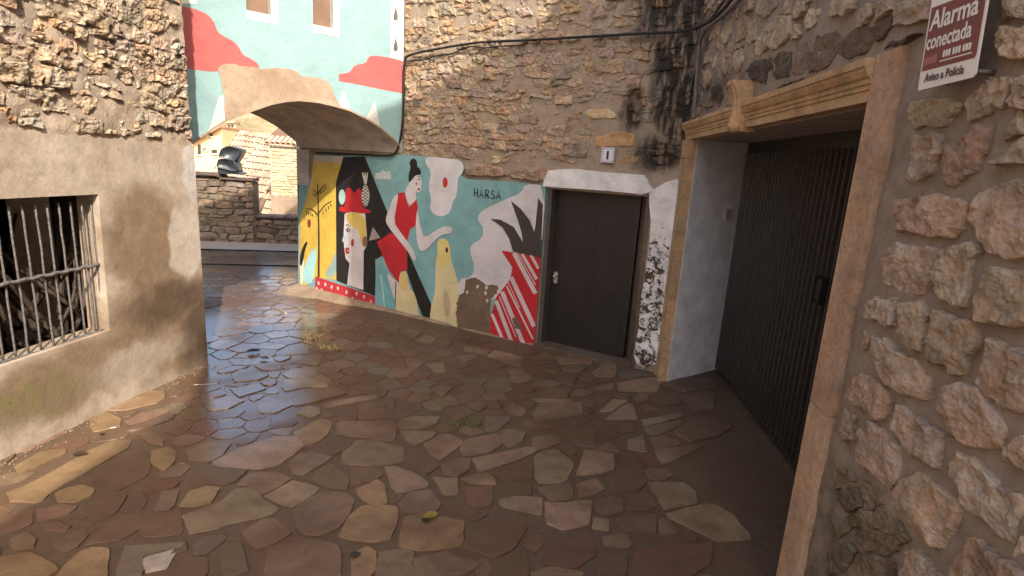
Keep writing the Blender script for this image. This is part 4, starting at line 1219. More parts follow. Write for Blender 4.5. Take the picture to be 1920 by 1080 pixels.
RS = [
 (ZRA,T1,[(330,150),(440,140),(520,145),(580,165),(560,200),(510,265),(430,285),(330,310),(315,280),(325,200)]),
 (ZRA,T2,[(340,360),(400,350),(450,335),(475,360),(465,440),(430,500),(420,560),(340,600),(285,595),(295,510),(325,440)]),
 (ZRA,(.30,.215,.165),[(480,440),(560,370),(650,330),(660,285),(765,265),(770,300),(745,380),(700,470),(690,530),(600,585),(545,610),(510,600),(490,540)]),
 (ZRA,T2,[(620,170),(660,120),(700,70),(760,40),(775,100),(770,170),(735,230),(650,245),(620,240)]),
 (ZRA,T1,[(770,40),(870,30),(885,60),(850,130),(820,205),(790,200),(782,120)]),
 (ZRA,T1,[(890,110),(930,30),(960,0),(1050,0),(1050,150),(930,140)]),
 (ZRA,T2,[(820,370),(870,310),(910,230),(925,205),(940,290),(960,330),(900,340)]),
 (ZRA,T1,[(765,515),(780,490),(880,440),(930,380),(1040,350),(1040,520),(930,515),(880,490)]),
 (ZRA,T1,[(215,700),(300,685),(430,690),(480,680),(590,700),(590,800),(585,870),(520,910),(450,910),(380,895),(330,885),(225,860),(215,780)]),
 (ZRA,T3,[(640,790),(680,690),(720,640),(780,600),(900,595),(1040,600),(1040,1000),(870,1025),(770,1000),(730,940),(680,890),(650,830)]),
 (ZRB,T1,[(265,150),(310,75),(380,55),(480,70),(590,80),(580,140),(550,240),(490,325),(400,330),(330,280),(275,260)]),
 (ZRB,T3,[(630,80),(720,60),(790,60),(810,100),(770,150),(760,230),(760,310),(730,395),(670,400),(600,370),(575,320),(590,220)]),
 (ZRB,T1,[(820,270),(850,190),(950,190),(1120,220),(1120,470),(1000,515),(900,500),(815,470),(805,380)]),
 (ZRB,T3,[(240,365),(345,365),(335,440),(335,510),(280,515),(235,470)]),
 (ZRB,T2,[(188,450),(213,370),(235,345),(235,400),(228,480)]),
 (ZRB,T1,[(375,385),(490,385),(510,430),(550,455),(520,490),(525,540),(495,660),(440,645),(390,600),(355,555),(380,480)]),
 (ZRB,T2,[(590,430),(700,460),(780,490),(800,570),(790,650),(745,690),(750,730),(725,790),(650,770),(620,735),(520,705),(545,600),(570,510)]),
 (ZRB,T3,[(240,580),(310,590),(370,660),(430,700),(510,780),(535,850),(510,930),(440,910),(380,880),(310,850),(270,780),(215,690)]),
 (ZRB,T1,[(890,600),(980,640),(1120,700),(1120,1000),(930,970),(915,920),(840,890),(815,820),(850,720)]),
 (ZRB,T1,[(90,880),(140,790),(200,790),(270,850),(320,915),(270,1030),(240,1040),(170,990),(90,930)]),
 (ZRB,T2,[(150,620),(180,540),(200,590),(190,645)]),
 (ZRC,T1,[(780,30),(870,0),(980,30),(1030,100),(1110,190),(1140,240),(1110,370),(990,350),(900,350),(860,290),(810,280),(800,190),(755,150)]),
 (ZRC,T3,[(510,200),(540,120),(580,130),(600,180),(680,200),(720,245),(790,280),(780,330),(750,465),(680,410),(600,400),(580,320),(500,260)]),
 (ZRC,T1,[(325,260),(380,210),(460,270),(530,360),(540,430),(520,560),(480,590),(430,550),(390,490),(320,440),(310,380)]),
 (ZRC,T1,[(545,540),(680,515),(740,560),(790,600),(860,650),(875,730),(830,830),(780,910),(720,890),(640,810),(590,740),(520,670)]),
 (ZRC,T3,[(820,430),(870,395),(960,420),(1040,500),(1100,570),(1200,620),(1210,700),(1180,800),(1170,880),(1100,850),(1040,770),(950,720),(900,660),(880,590),(830,520)]),
 (ZRC,T3,[(1130,450),(1200,290),(1260,280),(1330,290),(1330,490),(1250,490)]),
 (ZRC,T1,[(600,960),(640,940),(700,990),(770,1060),(810,1130),(560,1130),(580,1030)]),
 (ZRC,T2,[(860,1030),(920,860),(1000,870),(1060,930),(1110,980),(1200,1030),(1260,1130),(860,1130)]),
 (ZRC,T1,[(1240,960),(1260,860),(1330,840),(1330,980)]),
 (ZRC,T2,[(228,320),(245,150),(290,170),(285,320)]),
 (ZRC,TG,[(190,640),(260,560),(330,600),(320,690),(240,720)]), (ZRC,TG,[(330,560),(440,600),(460,680),(370,700),(340,640)]),
 (ZRC,TG,[(260,740),(350,710),(470,720),(480,790),(380,830),(280,800)]), (ZRC,TG,[(190,480),(270,470),(290,540),(200,590)]),
 (ZRC,TG,[(300,850),(400,840),(500,850),(540,920),(460,960),(350,930)]), (ZRC,TG,[(130,960),(240,880),(290,930),(250,1040),(150,1080)]),
 (ZRC,TG,[(300,960),(420,960),(520,1000),(540,1100),(360,1100),(300,1050)]), (ZRC,TG,[(180,760),(240,740),(270,820),(210,870),(170,840)]),
 (ZRC,TG,[(480,720),(560,790),(600,870),(540,890),(490,820)]),
]
RD = [
 (T2,[(600,380),(620,150),(650,130),(740,130),(760,220),(710,310),(640,370)]), (T1,[(760,240),(800,195),(820,270),(790,310),(765,300)]),
 (T2,[(480,110),(490,0),(640,0),(630,60),(540,140)]), (T3,[(850,140),(880,60),(940,70),(970,80),(930,190),(850,240)]),
 (T2,[(1020,110),(1060,0),(1250,0),(1240,70),(1180,120),(1040,130)]),
 ((.17,.12,.095),[(890,430),(960,270),(1080,250),(1130,190),(1140,230),(1080,430),(1020,520),(900,560),(890,520)]),
 ((.16,.11,.09),[(1130,420),(1170,300),(1290,200),(1360,220),(1400,200),(1390,320),(1300,410),(1160,460)]), (TD,[(1405,200),(1540,110),(1530,200),(1460,310),(1400,325)]),
 (T1,[(1250,160),(1280,70),(1370,40),(1390,110),(1340,190),(1260,210)]), (T2,[(1560,180),(1570,60),(1640,0),(1830,0),(1810,150),(1650,200)]),
 ((.12,.10,.075),[(620,480),(650,410),(740,410),(740,510),(720,590),(630,620)]), ((.26,.19,.15),[(755,570),(770,460),(810,350),(890,330),(880,480),(850,560),(780,590)]),
 (T1,[(480,400),(500,300),(600,180),(600,260),(580,370),(510,430)]), (T2,[(370,90),(390,0),(460,0),(450,80),(400,100)]), (T2,[(390,320),(400,230),(470,160),(480,300),(440,340)]),
 ((.10,.08,.07),[(420,560),(490,480),(600,450),(600,600),(540,650),(440,600)]), (T1,[(300,520),(310,420),(370,380),(380,470),(340,560)]), (T2,[(180,600),(190,450),(240,400),(240,560),(210,620)]),
 (T2,[(60,500),(80,420),(140,380),(140,470),(80,510)]), (T2,[(50,650),(60,550),(130,560),(130,630),(100,690)]), (TD,[(150,760),(150,690),(200,670),(220,760),(190,830)]),
 (T2,[(240,880),(250,760),(320,700),(320,830)]), (T2,[(330,330),(340,180),(400,120),(430,130),(420,270)]), (T1,[(210,280),(250,170),(280,140),(290,240),(240,340)]),
 ((.24,.19,.15),[(640,720),(690,665),(830,612),(850,640),(740,710)]), (T2,[(70,840),(80,730),(140,720),(140,830)]), (TD,[(1480,390),(1520,330),(1640,300),(1740,290),(1730,380),(1600,410)]),
 (T2,[(650,110),(670,0),(760,0),(740,110)]), (T2,[(780,150),(790,20),(860,0),(850,100)]),
 (T2,[(150,380),(170,300),(230,360),(220,400)]), (T2,[(300,380),(320,350),(380,340),(370,370)]), (T2,[(1400,100),(1410,20),(1530,0),(1540,80),(1430,160)]),
]
rnd = random.Random(9)
for k, (zm, c3, pts) in enumerate([(a, b, c) for a, b, c in RS] + [(ZRD, b, c) for b, c in RD]):
    p = on(RIG, zm, pts, .015)
    _, pc_ = area_c(p); p = [(pc_[0] + (a - pc_[0]) * 1.07, pc_[1] + (b - pc_[1]) * 1.07) for a, b in p]
    far = zm is ZRD
    if far: p = [(s, max(z_, 2.12)) for s, z_ in p]
    else: p = [(min(s, -2.745), z_) for s, z_ in p] if c3 != TG else [(min(s, -2.70), z_) for s, z_ in p]
    if area_c(p)[0] < 2e-4: continue
    H = rnd.uniform(.010, .022) if far else (rnd.uniform(.016, .026) if c3 != TG else .012)
    Vv, Ff, o3 = stone_geo(lambda s, z_, h: RIG.W(s, z_, h), p, H, 40 if far else 64, 'craggy', k * 3 + 5, .011 if far else .013, 16, .010, .03, 0, .08)
    obj('stone', Vv, Ff, m_rstone, up_w if far else near_w, False, o3, jitter_col(rnd, c3, .08, .03))
# smaller rubble filling the courses between the large stones above the lintel
taken = [on(RIG, ZRD, c, .015) for _, c in RD]
for k, p in enumerate(courses(rnd, -2.62, .02, 2.13, 3.45, (.07, .17), (.07, .13), .02, .012)):
    p = clip_rect(p, -2.60, .02, 2.125, 3.45)
    if len(p) < 3 or area_c(p)[0] < .002: continue
    p = shrink(p, .008); c = area_c(p)[1]
    if any(inside(c, q) or any(inside(v, q) for v in p) or any(inside(v, p) for v in q) for q in taken): continue
    Vv, Ff, o3 = stone_geo(lambda s, z_, h: RIG.W(s, z_, h), p, rnd.uniform(.006, .016), 30, 'rubble', k * 3 + 700, .012, 18, .010, .03, 0, .10)
    obj('stone', Vv, Ff, m_rstone, up_w, False, o3, jitter_col(rnd, rnd.choice([T1, T2, T2, (.22, .165, .125)]), .10, .04))
for k, pts in enumerate([[(1862, 78), (1885, 50), (1935, 45), (1935, 108), (1880, 114)], [(1870, 40), (1880, -20), (1935, -20), (1935, 30)], [(1880, 190), (1900, 150), (1935, 140), (1935, 205)]]):
    p = [RIG.px(x, y, .015) for x, y in pts]
    Vv, Ff, o3 = stone_geo(lambda s, z_, h: RIG.W(s, z_, h), p, .022, 40, 'craggy', k + 990, .012, 24, .008, .03, 0, .10)
    obj('stone', Vv, Ff, m_rstone, near_w, False, o3, jitter_col(rnd, T1, .08, .03))
# ---- carved frame
SANDF, SANDN = (.45, .305, .18), (.42, .295, .20)
fr_ = obj('door_frame', [RIG.W(-2.6, 1.98, -.06), RIG.W(-.1, 1.98, -.06), RIG.W(-.1, 2.05, -.06), RIG.W(-2.6, 2.05, -.06), RIG.W(-2.6, 1.98, -.02), RIG.W(-.1, 1.98, -.02), RIG.W(-.1, 2.05, -.02), RIG.W(-2.6, 2.05, -.02)],
          [(0, 1, 2, 3), (4, 5, 6, 7), (0, 1, 5, 4), (1, 2, 6, 5), (2, 3, 7, 6), (3, 0, 4, 7)], m_sand, rh, False, None, SANDF)
zj = [-.05, .20, .72, 1.25, 1.82, 1.962]
for a, b in zip(zj, zj[1:]):
    fbox('frame_block', RIG, -.125, .06, a + .002, b - .002, -.034, .030, m_sand, fr_, .005, jitter_col(rnd, SANDF, .06, .02))
for a, b in zip([-.05, .93], [.93, 2.105]):
    bm = bmesh.new(); bmesh.ops.create_cube(bm, size=1)
    s0, s1, h0, h1 = -2.735, -2.60, -.14, .026
    for v in bm.verts: v.co = Vector(((v.co.x + .5) * (s1 - s0) + s0, (v.co.z + .5) * (b - a - .003) + a + .0015, (v.co.y + .5) * (h1 - h0) + h0))
    eds = [e for e in bm.edges if abs(e.verts[0].co.y - e.verts[1].co.y) > .1 and e.verts[0].co.z > 0]
    bmesh.ops.bevel(bm, geom=eds, offset=.030, segments=6, affect='EDGES')
    bm.verts.index_update()
    V = [RIG.W(*v.co) for v in bm.verts]; F = [[v.index for v in f.verts] for f in bm.faces]; bm.free()
    o = obj('frame_block', V, F, m_sand, fr_, False, None, jitter_col(rnd, SANDN, .05, .02))
prof = [(-.05, 1.966), (.014, 1.966), (.014, 2.000), (.021, 2.004), (.021, 2.016), (.027, 2.020), (.029, 2.034), (.038, 2.040), (.047, 2.055), (.050, 2.066), (.056, 2.070), (.056, 2.094), (-.05, 2.104)]
for a, b in ((-2.599, -1.78), (-1.776, -.62), (-.616, .075)):
    V = [RIG.W(a, z_, h) for h, z_ in prof] + [RIG.W(b, z_, h) for h, z_ in prof]
    n = len(prof)
    F = [(i, (i + 1) % n, (i + 1) % n + n, i + n) for i in range(n)] + [tuple(range(n)), tuple(range(n, 2 * n))]
    obj('lintel_block', V, F, m_sand, fr_, False, None, jitter_col(rnd, SANDF, .06, .02))
ks = RIG.px(1378, 200, .07)[0]
kp = [(-.04, 1.945), (.062, 1.945), (.076, 1.955), (.080, 1.972), (.072, 1.99), (.068, 2.05), (.076, 2.11), (.090, 2.155), (.106, 2.185), (.116, 2.19), (.116, 2.206), (-.04, 2.206)]
V = [RIG.W(ks - .042 - .012 * (z_ - 2.0), z_, h) for h, z_ in kp] + [RIG.W(ks + .042 + .012 * (z_ - 2.0), z_, h) for h, z_ in kp]
n = len(kp)
kst = obj('keystone', V, [(i, (i + 1) % n, (i + 1) % n + n, i + n) for i in range(n)] + [tuple(range(n)), tuple(range(n, 2 * n))], m_sand, fr_, False, None, (.44, .30, .18))
for dx in (-.024, 0, .024):
    tube('carved_rib', [RIG.W(ks + dx, z_, h + .003) for h, z_ in kp[2:10]], .009, m_sand, kst, 6).color = (.44, .30, .18, 1)
tube('carved_scroll', [RIG.W(ks - .047, 1.962, .062), RIG.W(ks + .047, 1.962, .062)], .022, m_sand, kst, 12).color = (.44, .30, .18, 1)
# ---- reveal and garage door
HD = -.58
def quadslab(name, P4, th, mat, par):
    P4 = [Vector(p) for p in P4]
    nn = (P4[1] - P4[0]).cross(P4[3] - P4[0]).normalized() * th
    V = P4 + [p + nn for p in P4]
    return obj(name, V, [(0, 1, 2, 3), (4, 5, 6, 7), (0, 1, 5, 4), (1, 2, 6, 5), (2, 3, 7, 6), (3, 0, 4, 7)], mat, par)
quadslab('reveal', [RIG.W(-.121, -.03, -.035), RIG.W(.333, -.03, HD), RIG.W(.333, 1.988, HD), RIG.W(-.121, 1.966, -.035)], .008, m_rwhite, rh)
quadslab('reveal', [RIG.W(-2.605, -.03, -.02), RIG.W(-2.605, -.03, HD), RIG.W(-2.605, 1.99, HD), RIG.W(-2.605, 1.966, -.02)], .004, m_rwhite, rh)
quadslab('reveal_ceiling', [RIG.W(-2.6, 1.968, -.051), RIG.W(-.13, 1.968, -.051), RIG.W(.325, 1.992, HD), RIG.W(-2.6, 1.992, HD)], .006, mat_flat('dull_brown_render', (.33, .27, .24), .9, .2, 0, 6, .2), rh)
m_gar = mat_flat('dark_brown_ribbed_metal', (.040, .033, .030), .38, .5, .2, 25, .35, .15)
V, F = [], []
pitch = .066; k = 0; s = .330
prof2 = []
while s > -2.6:
    for ds, hh in ((0, 0), (.022, 0), (.030, .028), (.046, .028), (.054, 0)): prof2.append((s - ds, hh))
    s -= pitch
for s, hh in prof2: V.append(RIG.W(s, .012, HD + .004 + hh)); V.append(RIG.W(s, 1.90, HD + .004 + hh))
for i in range(len(prof2) - 1): F.append((2 * i, 2 * i + 1, 2 * i + 3, 2 * i + 2))
gd = obj('garage_door', V, F, m_gar, rh)
fbox('top_rail', RIG, -2.6, .33, 1.895, 1.987, HD - .01, HD + .030, m_gar, gd, .004)
fbox('bottom_rail', RIG, -2.6, .33, .002, .05, HD - .01, HD + .026, m_gar, gd, .004)
hs, hz = RIG.px(1551, 545, HD)
fbox('handle', RIG, hs - .05, hs + .04, hz - .07, hz + .07, HD + .02, HD + .055, m_door, gd, .008)
RA_, RB_ = RIG.W(-.121, 0, -.035), RIG.W(.333, 0, HD)
RNm = Vector(((RB_ - RA_).y, -(RB_ - RA_).x, 0)).normalized()
if RNm.dot(CPOS - RA_) < 0: RNm = -RNm
_d = ray(1362, 402)
pb = CPOS + _d * ((RA_ - CPOS).dot(RNm) / _d.dot(RNm)) + RNm * .012
bx2 = box('junction_box', pb, (.085, .022, .085), mat_flat('dusty_plastic', (.42, .37, .33), .7), rh, math.atan2((RIG.d * .454 + RIG.n * -.545).y, (RIG.d * .454 + RIG.n * -.545).x), .004)

# ---- alarm sign
sg = empty('alarm_sign', RIG.W(-2.9, 2.0, .05), 'white and maroon alarm warning sign hanging on the near stone wall', 'sign')
HS = .060
b0 = RIG.px(1721, 168, HS); b1 = RIG.px(1826, 150, HS)
SX0, SX1, SZ = b0[0], b1[0], (b0[1] + b1[1]) / 2
Wd = SX0 - SX1
TILT = .10
def sgp(u, v, h=0.0):                      # u 0..1 to the viewer's right, v metres up; the plate hangs slightly askew
    return RIG.W(SX0 - u * Wd + TILT * v * .9, SZ + v, HS + h)
def sgpoly(name, pts, h, th, mat, par):
    V = [sgp(u, v, h) for u, v in pts] + [sgp(u, v, h - th) for u, v in pts]
    n = len(pts)
    T = tess([pts])
    return obj(name, V, list(T) + [tuple(i + n for i in t) for t in T] + [(i, (i + 1) % n, (i + 1) % n + n, i + n) for i in range(n)], mat, par)
m_sw = mat_flat('sign_white', (.66, .62, .58), .45, .4, 0, 12, .06, 0)
m_sm = mat_flat('sign_maroon', (.16, .022, .022), .45, .4, 0, 9, .15, 0)
m_sk = mat_flat('sign_print_dark', (.06, .02, .02), .5, .4, 0, 9, .1, 0)
sgpoly('plate', [(0, 0), (.96, .004), (1, .012), (1, .36), (0, .36)], 0, .004, m_sw, sg)
sgpoly('maroon_panel', [(.03, .048), (.95, .048), (.97, .055), (.97, .200), (.03, .206)], .001, .0008, m_sm, sg)
sgpoly('maroon_bar', [(.06, .060), (.30, .062), (.30, .082), (.06, .080)], .0018, .0006, mat_flat('sign_pale_maroon', (.30, .11, .10), .5, .3, 0, 9, .1, 0), sg)
for k in range(3):
    u0 = .40 + k * .17
    for j in range(3): sgpoly('phone_digit', [(u0 + j * .048, .070), (u0 + j * .048 + .034, .070), (u0 + j * .048 + .034, .086), (u0 + j * .048, .086)], .0018, .0006, m_sw, sg)
sgpoly('phone_underline', [(.36, .060), (.90, .060), (.90, .063), (.36, .063)], .0018, .0006, m_sw, sg)
def text(name, body, u, v, size, mat, par, h=.002, xs=1.0, bold=0.0):
    cu = bpy.data.curves.new('tmp_text', 'FONT'); cu.body = body; cu.size = size; cu.offset = bold; cu.extrude = .0003
    cu.resolution_u = 3
    to = bpy.data.objects.new('tmp_text', cu); COL.objects.link(to)
    dg = bpy.context.evaluated_depsgraph_get()
    me = bpy.data.meshes.new_from_object(to.evaluated_get(dg))
    V = [sgp(u + vv.co.x * xs / Wd, v + vv.co.y, h + vv.co.z) for vv in me.vertices]
    F = [tuple(p.vertices) for p in me.polygons]
    bpy.data.objects.remove(to); bpy.data.curves.remove(cu); bpy.data.meshes.remove(me)
    return obj(name, V, F, mat, par)
text('lettering', 'Alarma', .07, .148, .066, m_sw, sg, xs=Wd * .88 / .205, bold=.0012)
text('lettering', 'conectada', .05, .100, .054, m_sw, sg, xs=Wd * .90 / .252, bold=.0010)
text('lettering', 'Aviso a Policía', .12, .018, .030, m_sk, sg, xs=Wd * .78 / .195, bold=.0004)
for pts in ([(.44, .212), (.47, .30), (.50, .30), (.46, .212)], [(.50, .235), (.56, .30), (.58, .30), (.52, .235)], [(.62, .245), (.66, .30), (.68, .30), (.64, .245)], [(.72, .255), (.76, .30), (.78, .30), (.74, .255)]):
    sgpoly('script_stroke', pts, .0018, .0006, m_sk, sg)
for u in (.1, .9):
    for v in (.02, .33): tube('standoff', [sgp(u, v, -.003), sgp(u, v, -.075)], .006, m_iron, sg, 6)
#@@BEYOND
# ================================================================== CABLES
m_cable = mat_flat('black_cable', (.018, .016, .015), .6, .3, 0, 30, .2, 0)
m_pipe = mat_flat('grey_brown_conduit', (.13, .105, .09), .6, .3, 0, 20, .25, .1)
def mp(x, y, h=.035): return MUR.W(*MUR.px(x, y, h), h)
c1 = smooth_path([mp(760, 112), mp(763, 104), mp(800, 95), mp(870, 83), mp(910, 78), mp(985, 76), mp(1060, 71), mp(1130, 67), mp(1220, 62), mp(1290, 59, .05), RIG.W(*RIG.px(1330, 42, .06), .06), RIG.W(*RIG.px(1352, 22, .06), .06), RIG.W(*RIG.px(1380, -10, .06), .06)], 2)
tag(tube('cable', c1, .011, m_cable), 'thick black cable strung along the rubble wall above the mural', 'cable')
c2 = smooth_path([mp(763, 114, .02), mp(800, 113, .02), mp(815, 104, .02), mp(850, 101, .02), mp(865, 92, .02), mp(885, 86, .02), mp(908, 91, .02), mp(935, 86, .02), mp(980, 86, .02), mp(990, 78, .02)], 2)
tag(tube('cable', c2, .006, m_cable), 'thin slack black cable sagging under the thick cable', 'cable')
c3 = smooth_path([mp(762, 105, .03), mp(757, 125, .03), mp(757, 170, .025), mp(756, 215, .025), mp(752, 255, .025), mp(745, 284, .03), mp(735, 291, .04), mp(722, 292, .04), mp(690, 290, .035), mp(640, 288, .03), mp(592, 286, .03)], 2)
tag(tube('cable', c3, .011, m_cable), 'black cable running down the corner and under the painted arch', 'cable')
for y in (118, 158, 205):
    t = [mp(757, y, .03), mp(762, y + 3, .03), mp(763, y + 10, .03), mp(757, y + 12, .02)]
    tag(tube('cable_clip', smooth_path(t, 2), .004, m_cable, None, 6), 'small black wire loop holding the cable beside the blue facade', 'cable clip', 'cable loops beside the blue facade')
for x, y in ((1050, 72), (1125, 68), (1215, 63), (983, 77), (910, 79)):
    tag(tube('cable_clip', [mp(x, y - 3, .0), mp(x, y - 1, .05), mp(x, y + 5, .05), mp(x, y + 7, .0)], .006, m_iron, None, 6), 'small dark clip fixing the thick cable to the rubble wall', 'cable clip', 'clips along the thick cable')
def rp(x, y, h=.05): return RIG.W(*RIG.px(x, y, h), h)
c4 = smooth_path([rp(1402, -20), rp(1375, 12), rp(1345, 38), rp(1322, 56), rp(1312, 75), rp(1309, 105), rp(1306, 150), rp(1303, 195), rp(1301, 222)], 2)
tag(tube('conduit', c4, .014, m_pipe), 'grey conduit bending down the inner corner beside the door frame', 'pipe')
c5 = smooth_path([rp(1300, 58, .03), rp(1318, 48, .04), rp(1338, 30, .04), rp(1362, -4, .04)], 2)
tag(tube('cable', c5, .007, m_cable), 'black cable crossing the dark corner above the conduit', 'cable')

# ================================================================== BEYOND THE PASSAGE
m_pstone = mat_stone('dark_parapet_stone', fs=.8, bump=.6)
m_pmortar = mat_mortar('parapet_mortar', (.10, .078, .06), (.15, .115, .085))
pw = empty('parapet_wall', LOW.W(.8, 0), 'dark dry stone parapet wall stepping down beyond the arch', 'wall')
step_o = [(-3.0, -.3), (5.0, -.3), (5.0, .46), (.835, .47), (.835, 1.10), (.30, 1.12), (-.05, 1.20), (-3.0, 1.22)]
pcore = extrude('wall_core', LOW, [step_o], -.02, -.40, m_pmortar, pw)
rnd = random.Random(31)
for i, p in enumerate(courses(rnd, -1.0, 2.6, 0.0, 1.15, (.14, .36), (.075, .14), .03, .012)):
    c = area_c(p)[1]
    lim = (-1.0, .83, 0.0, 1.13) if c[0] < .83 else (.84, 2.6, 0.0, .46)
    p = clip_rect(p, *lim)
    if len(p) < 3 or area_c(p)[0] < .004: continue
    Vv, Ff, o3 = stone_geo(lambda a, b, h: LOW.W(a, b, h - .02), shrink(p, .008), rnd.uniform(.015, .035), 18, 'rubble', i + 50, .014, 9, .010, .03, 0, .12)
    obj('stone', Vv, Ff, m_pstone, pcore, False, o3, jitter_col(rnd, rnd.choice([(.20, .15, .105), (.25, .19, .135), (.155, .115, .085), (.225, .18, .145)]), .15, .05))
for a, b, z0, z1 in ((-1.0, -.32, 1.222, 1.265), (-.31, .30, 1.18, 1.235), (.31, .85, 1.125, 1.165)):
    fbox('coping_stone', LOW, a, b, z0, z1, -.42, .05, m_pstone, pcore, .012, (.13, .10, .085))
for k in range(6):
    fbox('coping_stone', LOW, .86 + k * .5, 1.34 + k * .5, .475, .515 + .01 * (k % 2), -.42, .03, m_pstone, pcore, .012, (.16, .12, .10))
# dark two-tier cover standing on the parapet
Z8 = (350, 210, 7.713)
m_tarp = mat_flat('dark_grey_sheet', (.028, .034, .040), .38, .5, 0, 9, .3, .3)
HB = -.22
cv = empty('hooded_cover', LOW.W(.5, 1.24, HB), 'dark grey two-tier hooded cover standing on the parapet', 'cover')
def hood(name, pts, dep, inset=.06):
    q = on(LOW, Z8, pts, HB); _, c = area_c(q); q = resample(q, 26); n = len(q)
    V, F = [], []
    rings = ((.30, .90), (.33, .97), (.16, 1.0), (-.10, 1.0), (-.24, .97), (-.27, .9))
    for hh, k in rings:
        for s, z in q:
            V.append(LOW.W(c[0] + (s - c[0]) * k, c[1] + (z - c[1]) * k, HB + hh * dep / .5 + .012 * noise.noise(Vector((s * 9, z * 9, hh * 5)))))
    for r in range(len(rings) - 1):
        for i in range(n): F.append((r * n + i, r * n + (i + 1) % n, (r + 1) * n + (i + 1) % n, (r + 1) * n + i))
    F.append(tuple(range(n))); F.append(tuple(reversed(range((len(rings) - 1) * n, len(rings) * n))))
    return obj(name, V, F, m_tarp, cv, True)
hood('upper_hood', [(522,600),(550,535),(640,492),(700,500),(760,520),(832,545),(828,590),(800,645),(752,712),(620,678),(512,662)], .34)
hood('lower_hood', [(485,775),(512,676),(620,680),(748,718),(772,800),(780,860),(700,850),(500,800)], .36)
extrude('base', LOW, [on(LOW, Z8, [(500,800),(700,850),(780,862),(835,885),(830,900),(500,890)], HB)], HB + .2, HB - .2, m_tarp, cv)

# tiled roof below the street
m_tile = mat_stone('old_clay_tile', fs=.6, bump=.4, rough=.9)
def plane_hit(x, y, P0, N):
    d = ray(x, y); return CPOS + d * ((P0 - CPOS).dot(N) / d.dot(N))
RP1, RP2, RP3 = at_dist(455, 248, 17.0), at_dist(560, 262, 15.8), at_dist(478, 400, 12.6)
RN = (RP2 - RP1).cross(RP3 - RP1).normalized()
if RN.z < 0: RN = -RN
tr = empty('tiled_roof_house', at_dist(480, 400, 14), 'low house beyond the parapet with a long clay tile roof', 'house')
rnd = random.Random(41)
base_pts = [plane_hit(x, y, RP1, RN) - RN * .10 for x, y in ((452, 246), (640, 268), (560, 470), (330, 470))]
m_under = mat_flat('dark_clay', (.16, .09, .06), .95)  # darker clay for the roof sheets
quadslab('roof', base_pts, .05, m_under, tr)
cb = [Vector((p.x, p.y, -6)) for p in base_pts]
V = [p - RN * .08 for p in base_pts] + cb
obj('walls', V, [(0, 1, 5, 4), (1, 2, 6, 5), (2, 3, 7, 6), (3, 0, 4, 7)], m_bare, tr)
for k in range(31):
    x0 = 453 + k * 6.0; y0 = 247 + k * .75
    A = plane_hit(x0, y0, RP1, RN); B = plane_hit(x0 - 108, y0 + 165, RP1, RN)
    L_ = (B - A).length; dirr = (B - A).normalized(); side = dirr.cross(RN).normalized()
    V, F = [], []
    nt_ = max(3, int(L_ / .36)); rad = .066
    for j in range(nt_):
        for e, rr_, up_ in ((0.0, .92, -.006), (1.0, 1.05, .006)):
            c = A + dirr * (L_ * (j + e) / nt_) + side * rnd.uniform(-.008, .008)
            for q in range(7):
                an = math.pi * q / 6
                V.append(c + side * math.cos(an) * rad * rr_ + RN * (math.sin(an) * rad * rr_ + up_))
        b = j * 14
        for q in range(6): F.append((b + q, b + q + 1, b + 8 + q, b + 7 + q))
    o = obj('tile_row', V, F, m_tile, tr, True, A, jitter_col(rnd, rnd.choice([(.42, .30, .215), (.46, .34, .25), (.38, .28, .21), (.44, .345, .26)]), .12, .05))

# sunlit stone barn
BD = Vector((.985, .17, 0)).normalized()
bo = at_dist(508, 340, 12.0)
BAR = Frame((bo.x, bo.y), BD, (BD.y, -BD.x))
m_bstone = mat_stone('pale_barn_stone', fs=.6, bump=.5)
m_bmortar = mat_mortar('pale_barn_mortar', (.42, .33, .22), (.50, .41, .29))
bn = empty('stone_barn', BAR.W(1, 0), 'sunlit pale stone barn with clay tile eaves beyond the parapet', 'barn')
bt = BAR.px(540, 276)[1]; bb = BAR.px(540, 372)[1]
extrude('wall_core', BAR, [[(0, -6), (3.0, -6), (3.0, bt), (0, bt)]], 0, -3, m_bmortar, bn)
rnd = random.Random(51); V, F = [], []
z = bb - .3; kk = 0
while z < bt - .02:
    hgt = rnd.uniform(.045, .085); s = .02
    while s < 2.0:
        wd = rnd.uniform(.12, .34); kk += 1
        p = [(s + .008, z + .006), (s + wd - .008, z + .008), (s + wd - .008, z + hgt - .006), (s + .008, z + hgt - .004)]
        if z + hgt < bt:
            Vv, Ff, _ = stone_geo(lambda a, b, h: BAR.W(a, b, h), p, rnd.uniform(.006, .02), 10, 'rubble', kk, .006, 8, .006, .02, 1)
            b = len(V); V += Vv; F += [tuple(q + b for q in f) for f in Ff]
        s += wd
    z += hgt
o = obj('wall_stones', V, F, m_bstone, bn, True, None, (.55, .44, .29)); tag(o, kind='stuff')
extrude('plaster_base', BAR, [[(0, -6), (2.6, -6), (2.6, bb - .05), (1.0, bb + .02), (0, bb + .06)]], .05, .001, m_bare, bn)
quadslab('roof', [BAR.W(-.08, bt + .05, .10), BAR.W(3.0, bt + .05, .10), BAR.W(3.0, bt + 1.0, -3.2), BAR.W(-.08, bt + 1.0, -3.2)], .04, m_under, bn)
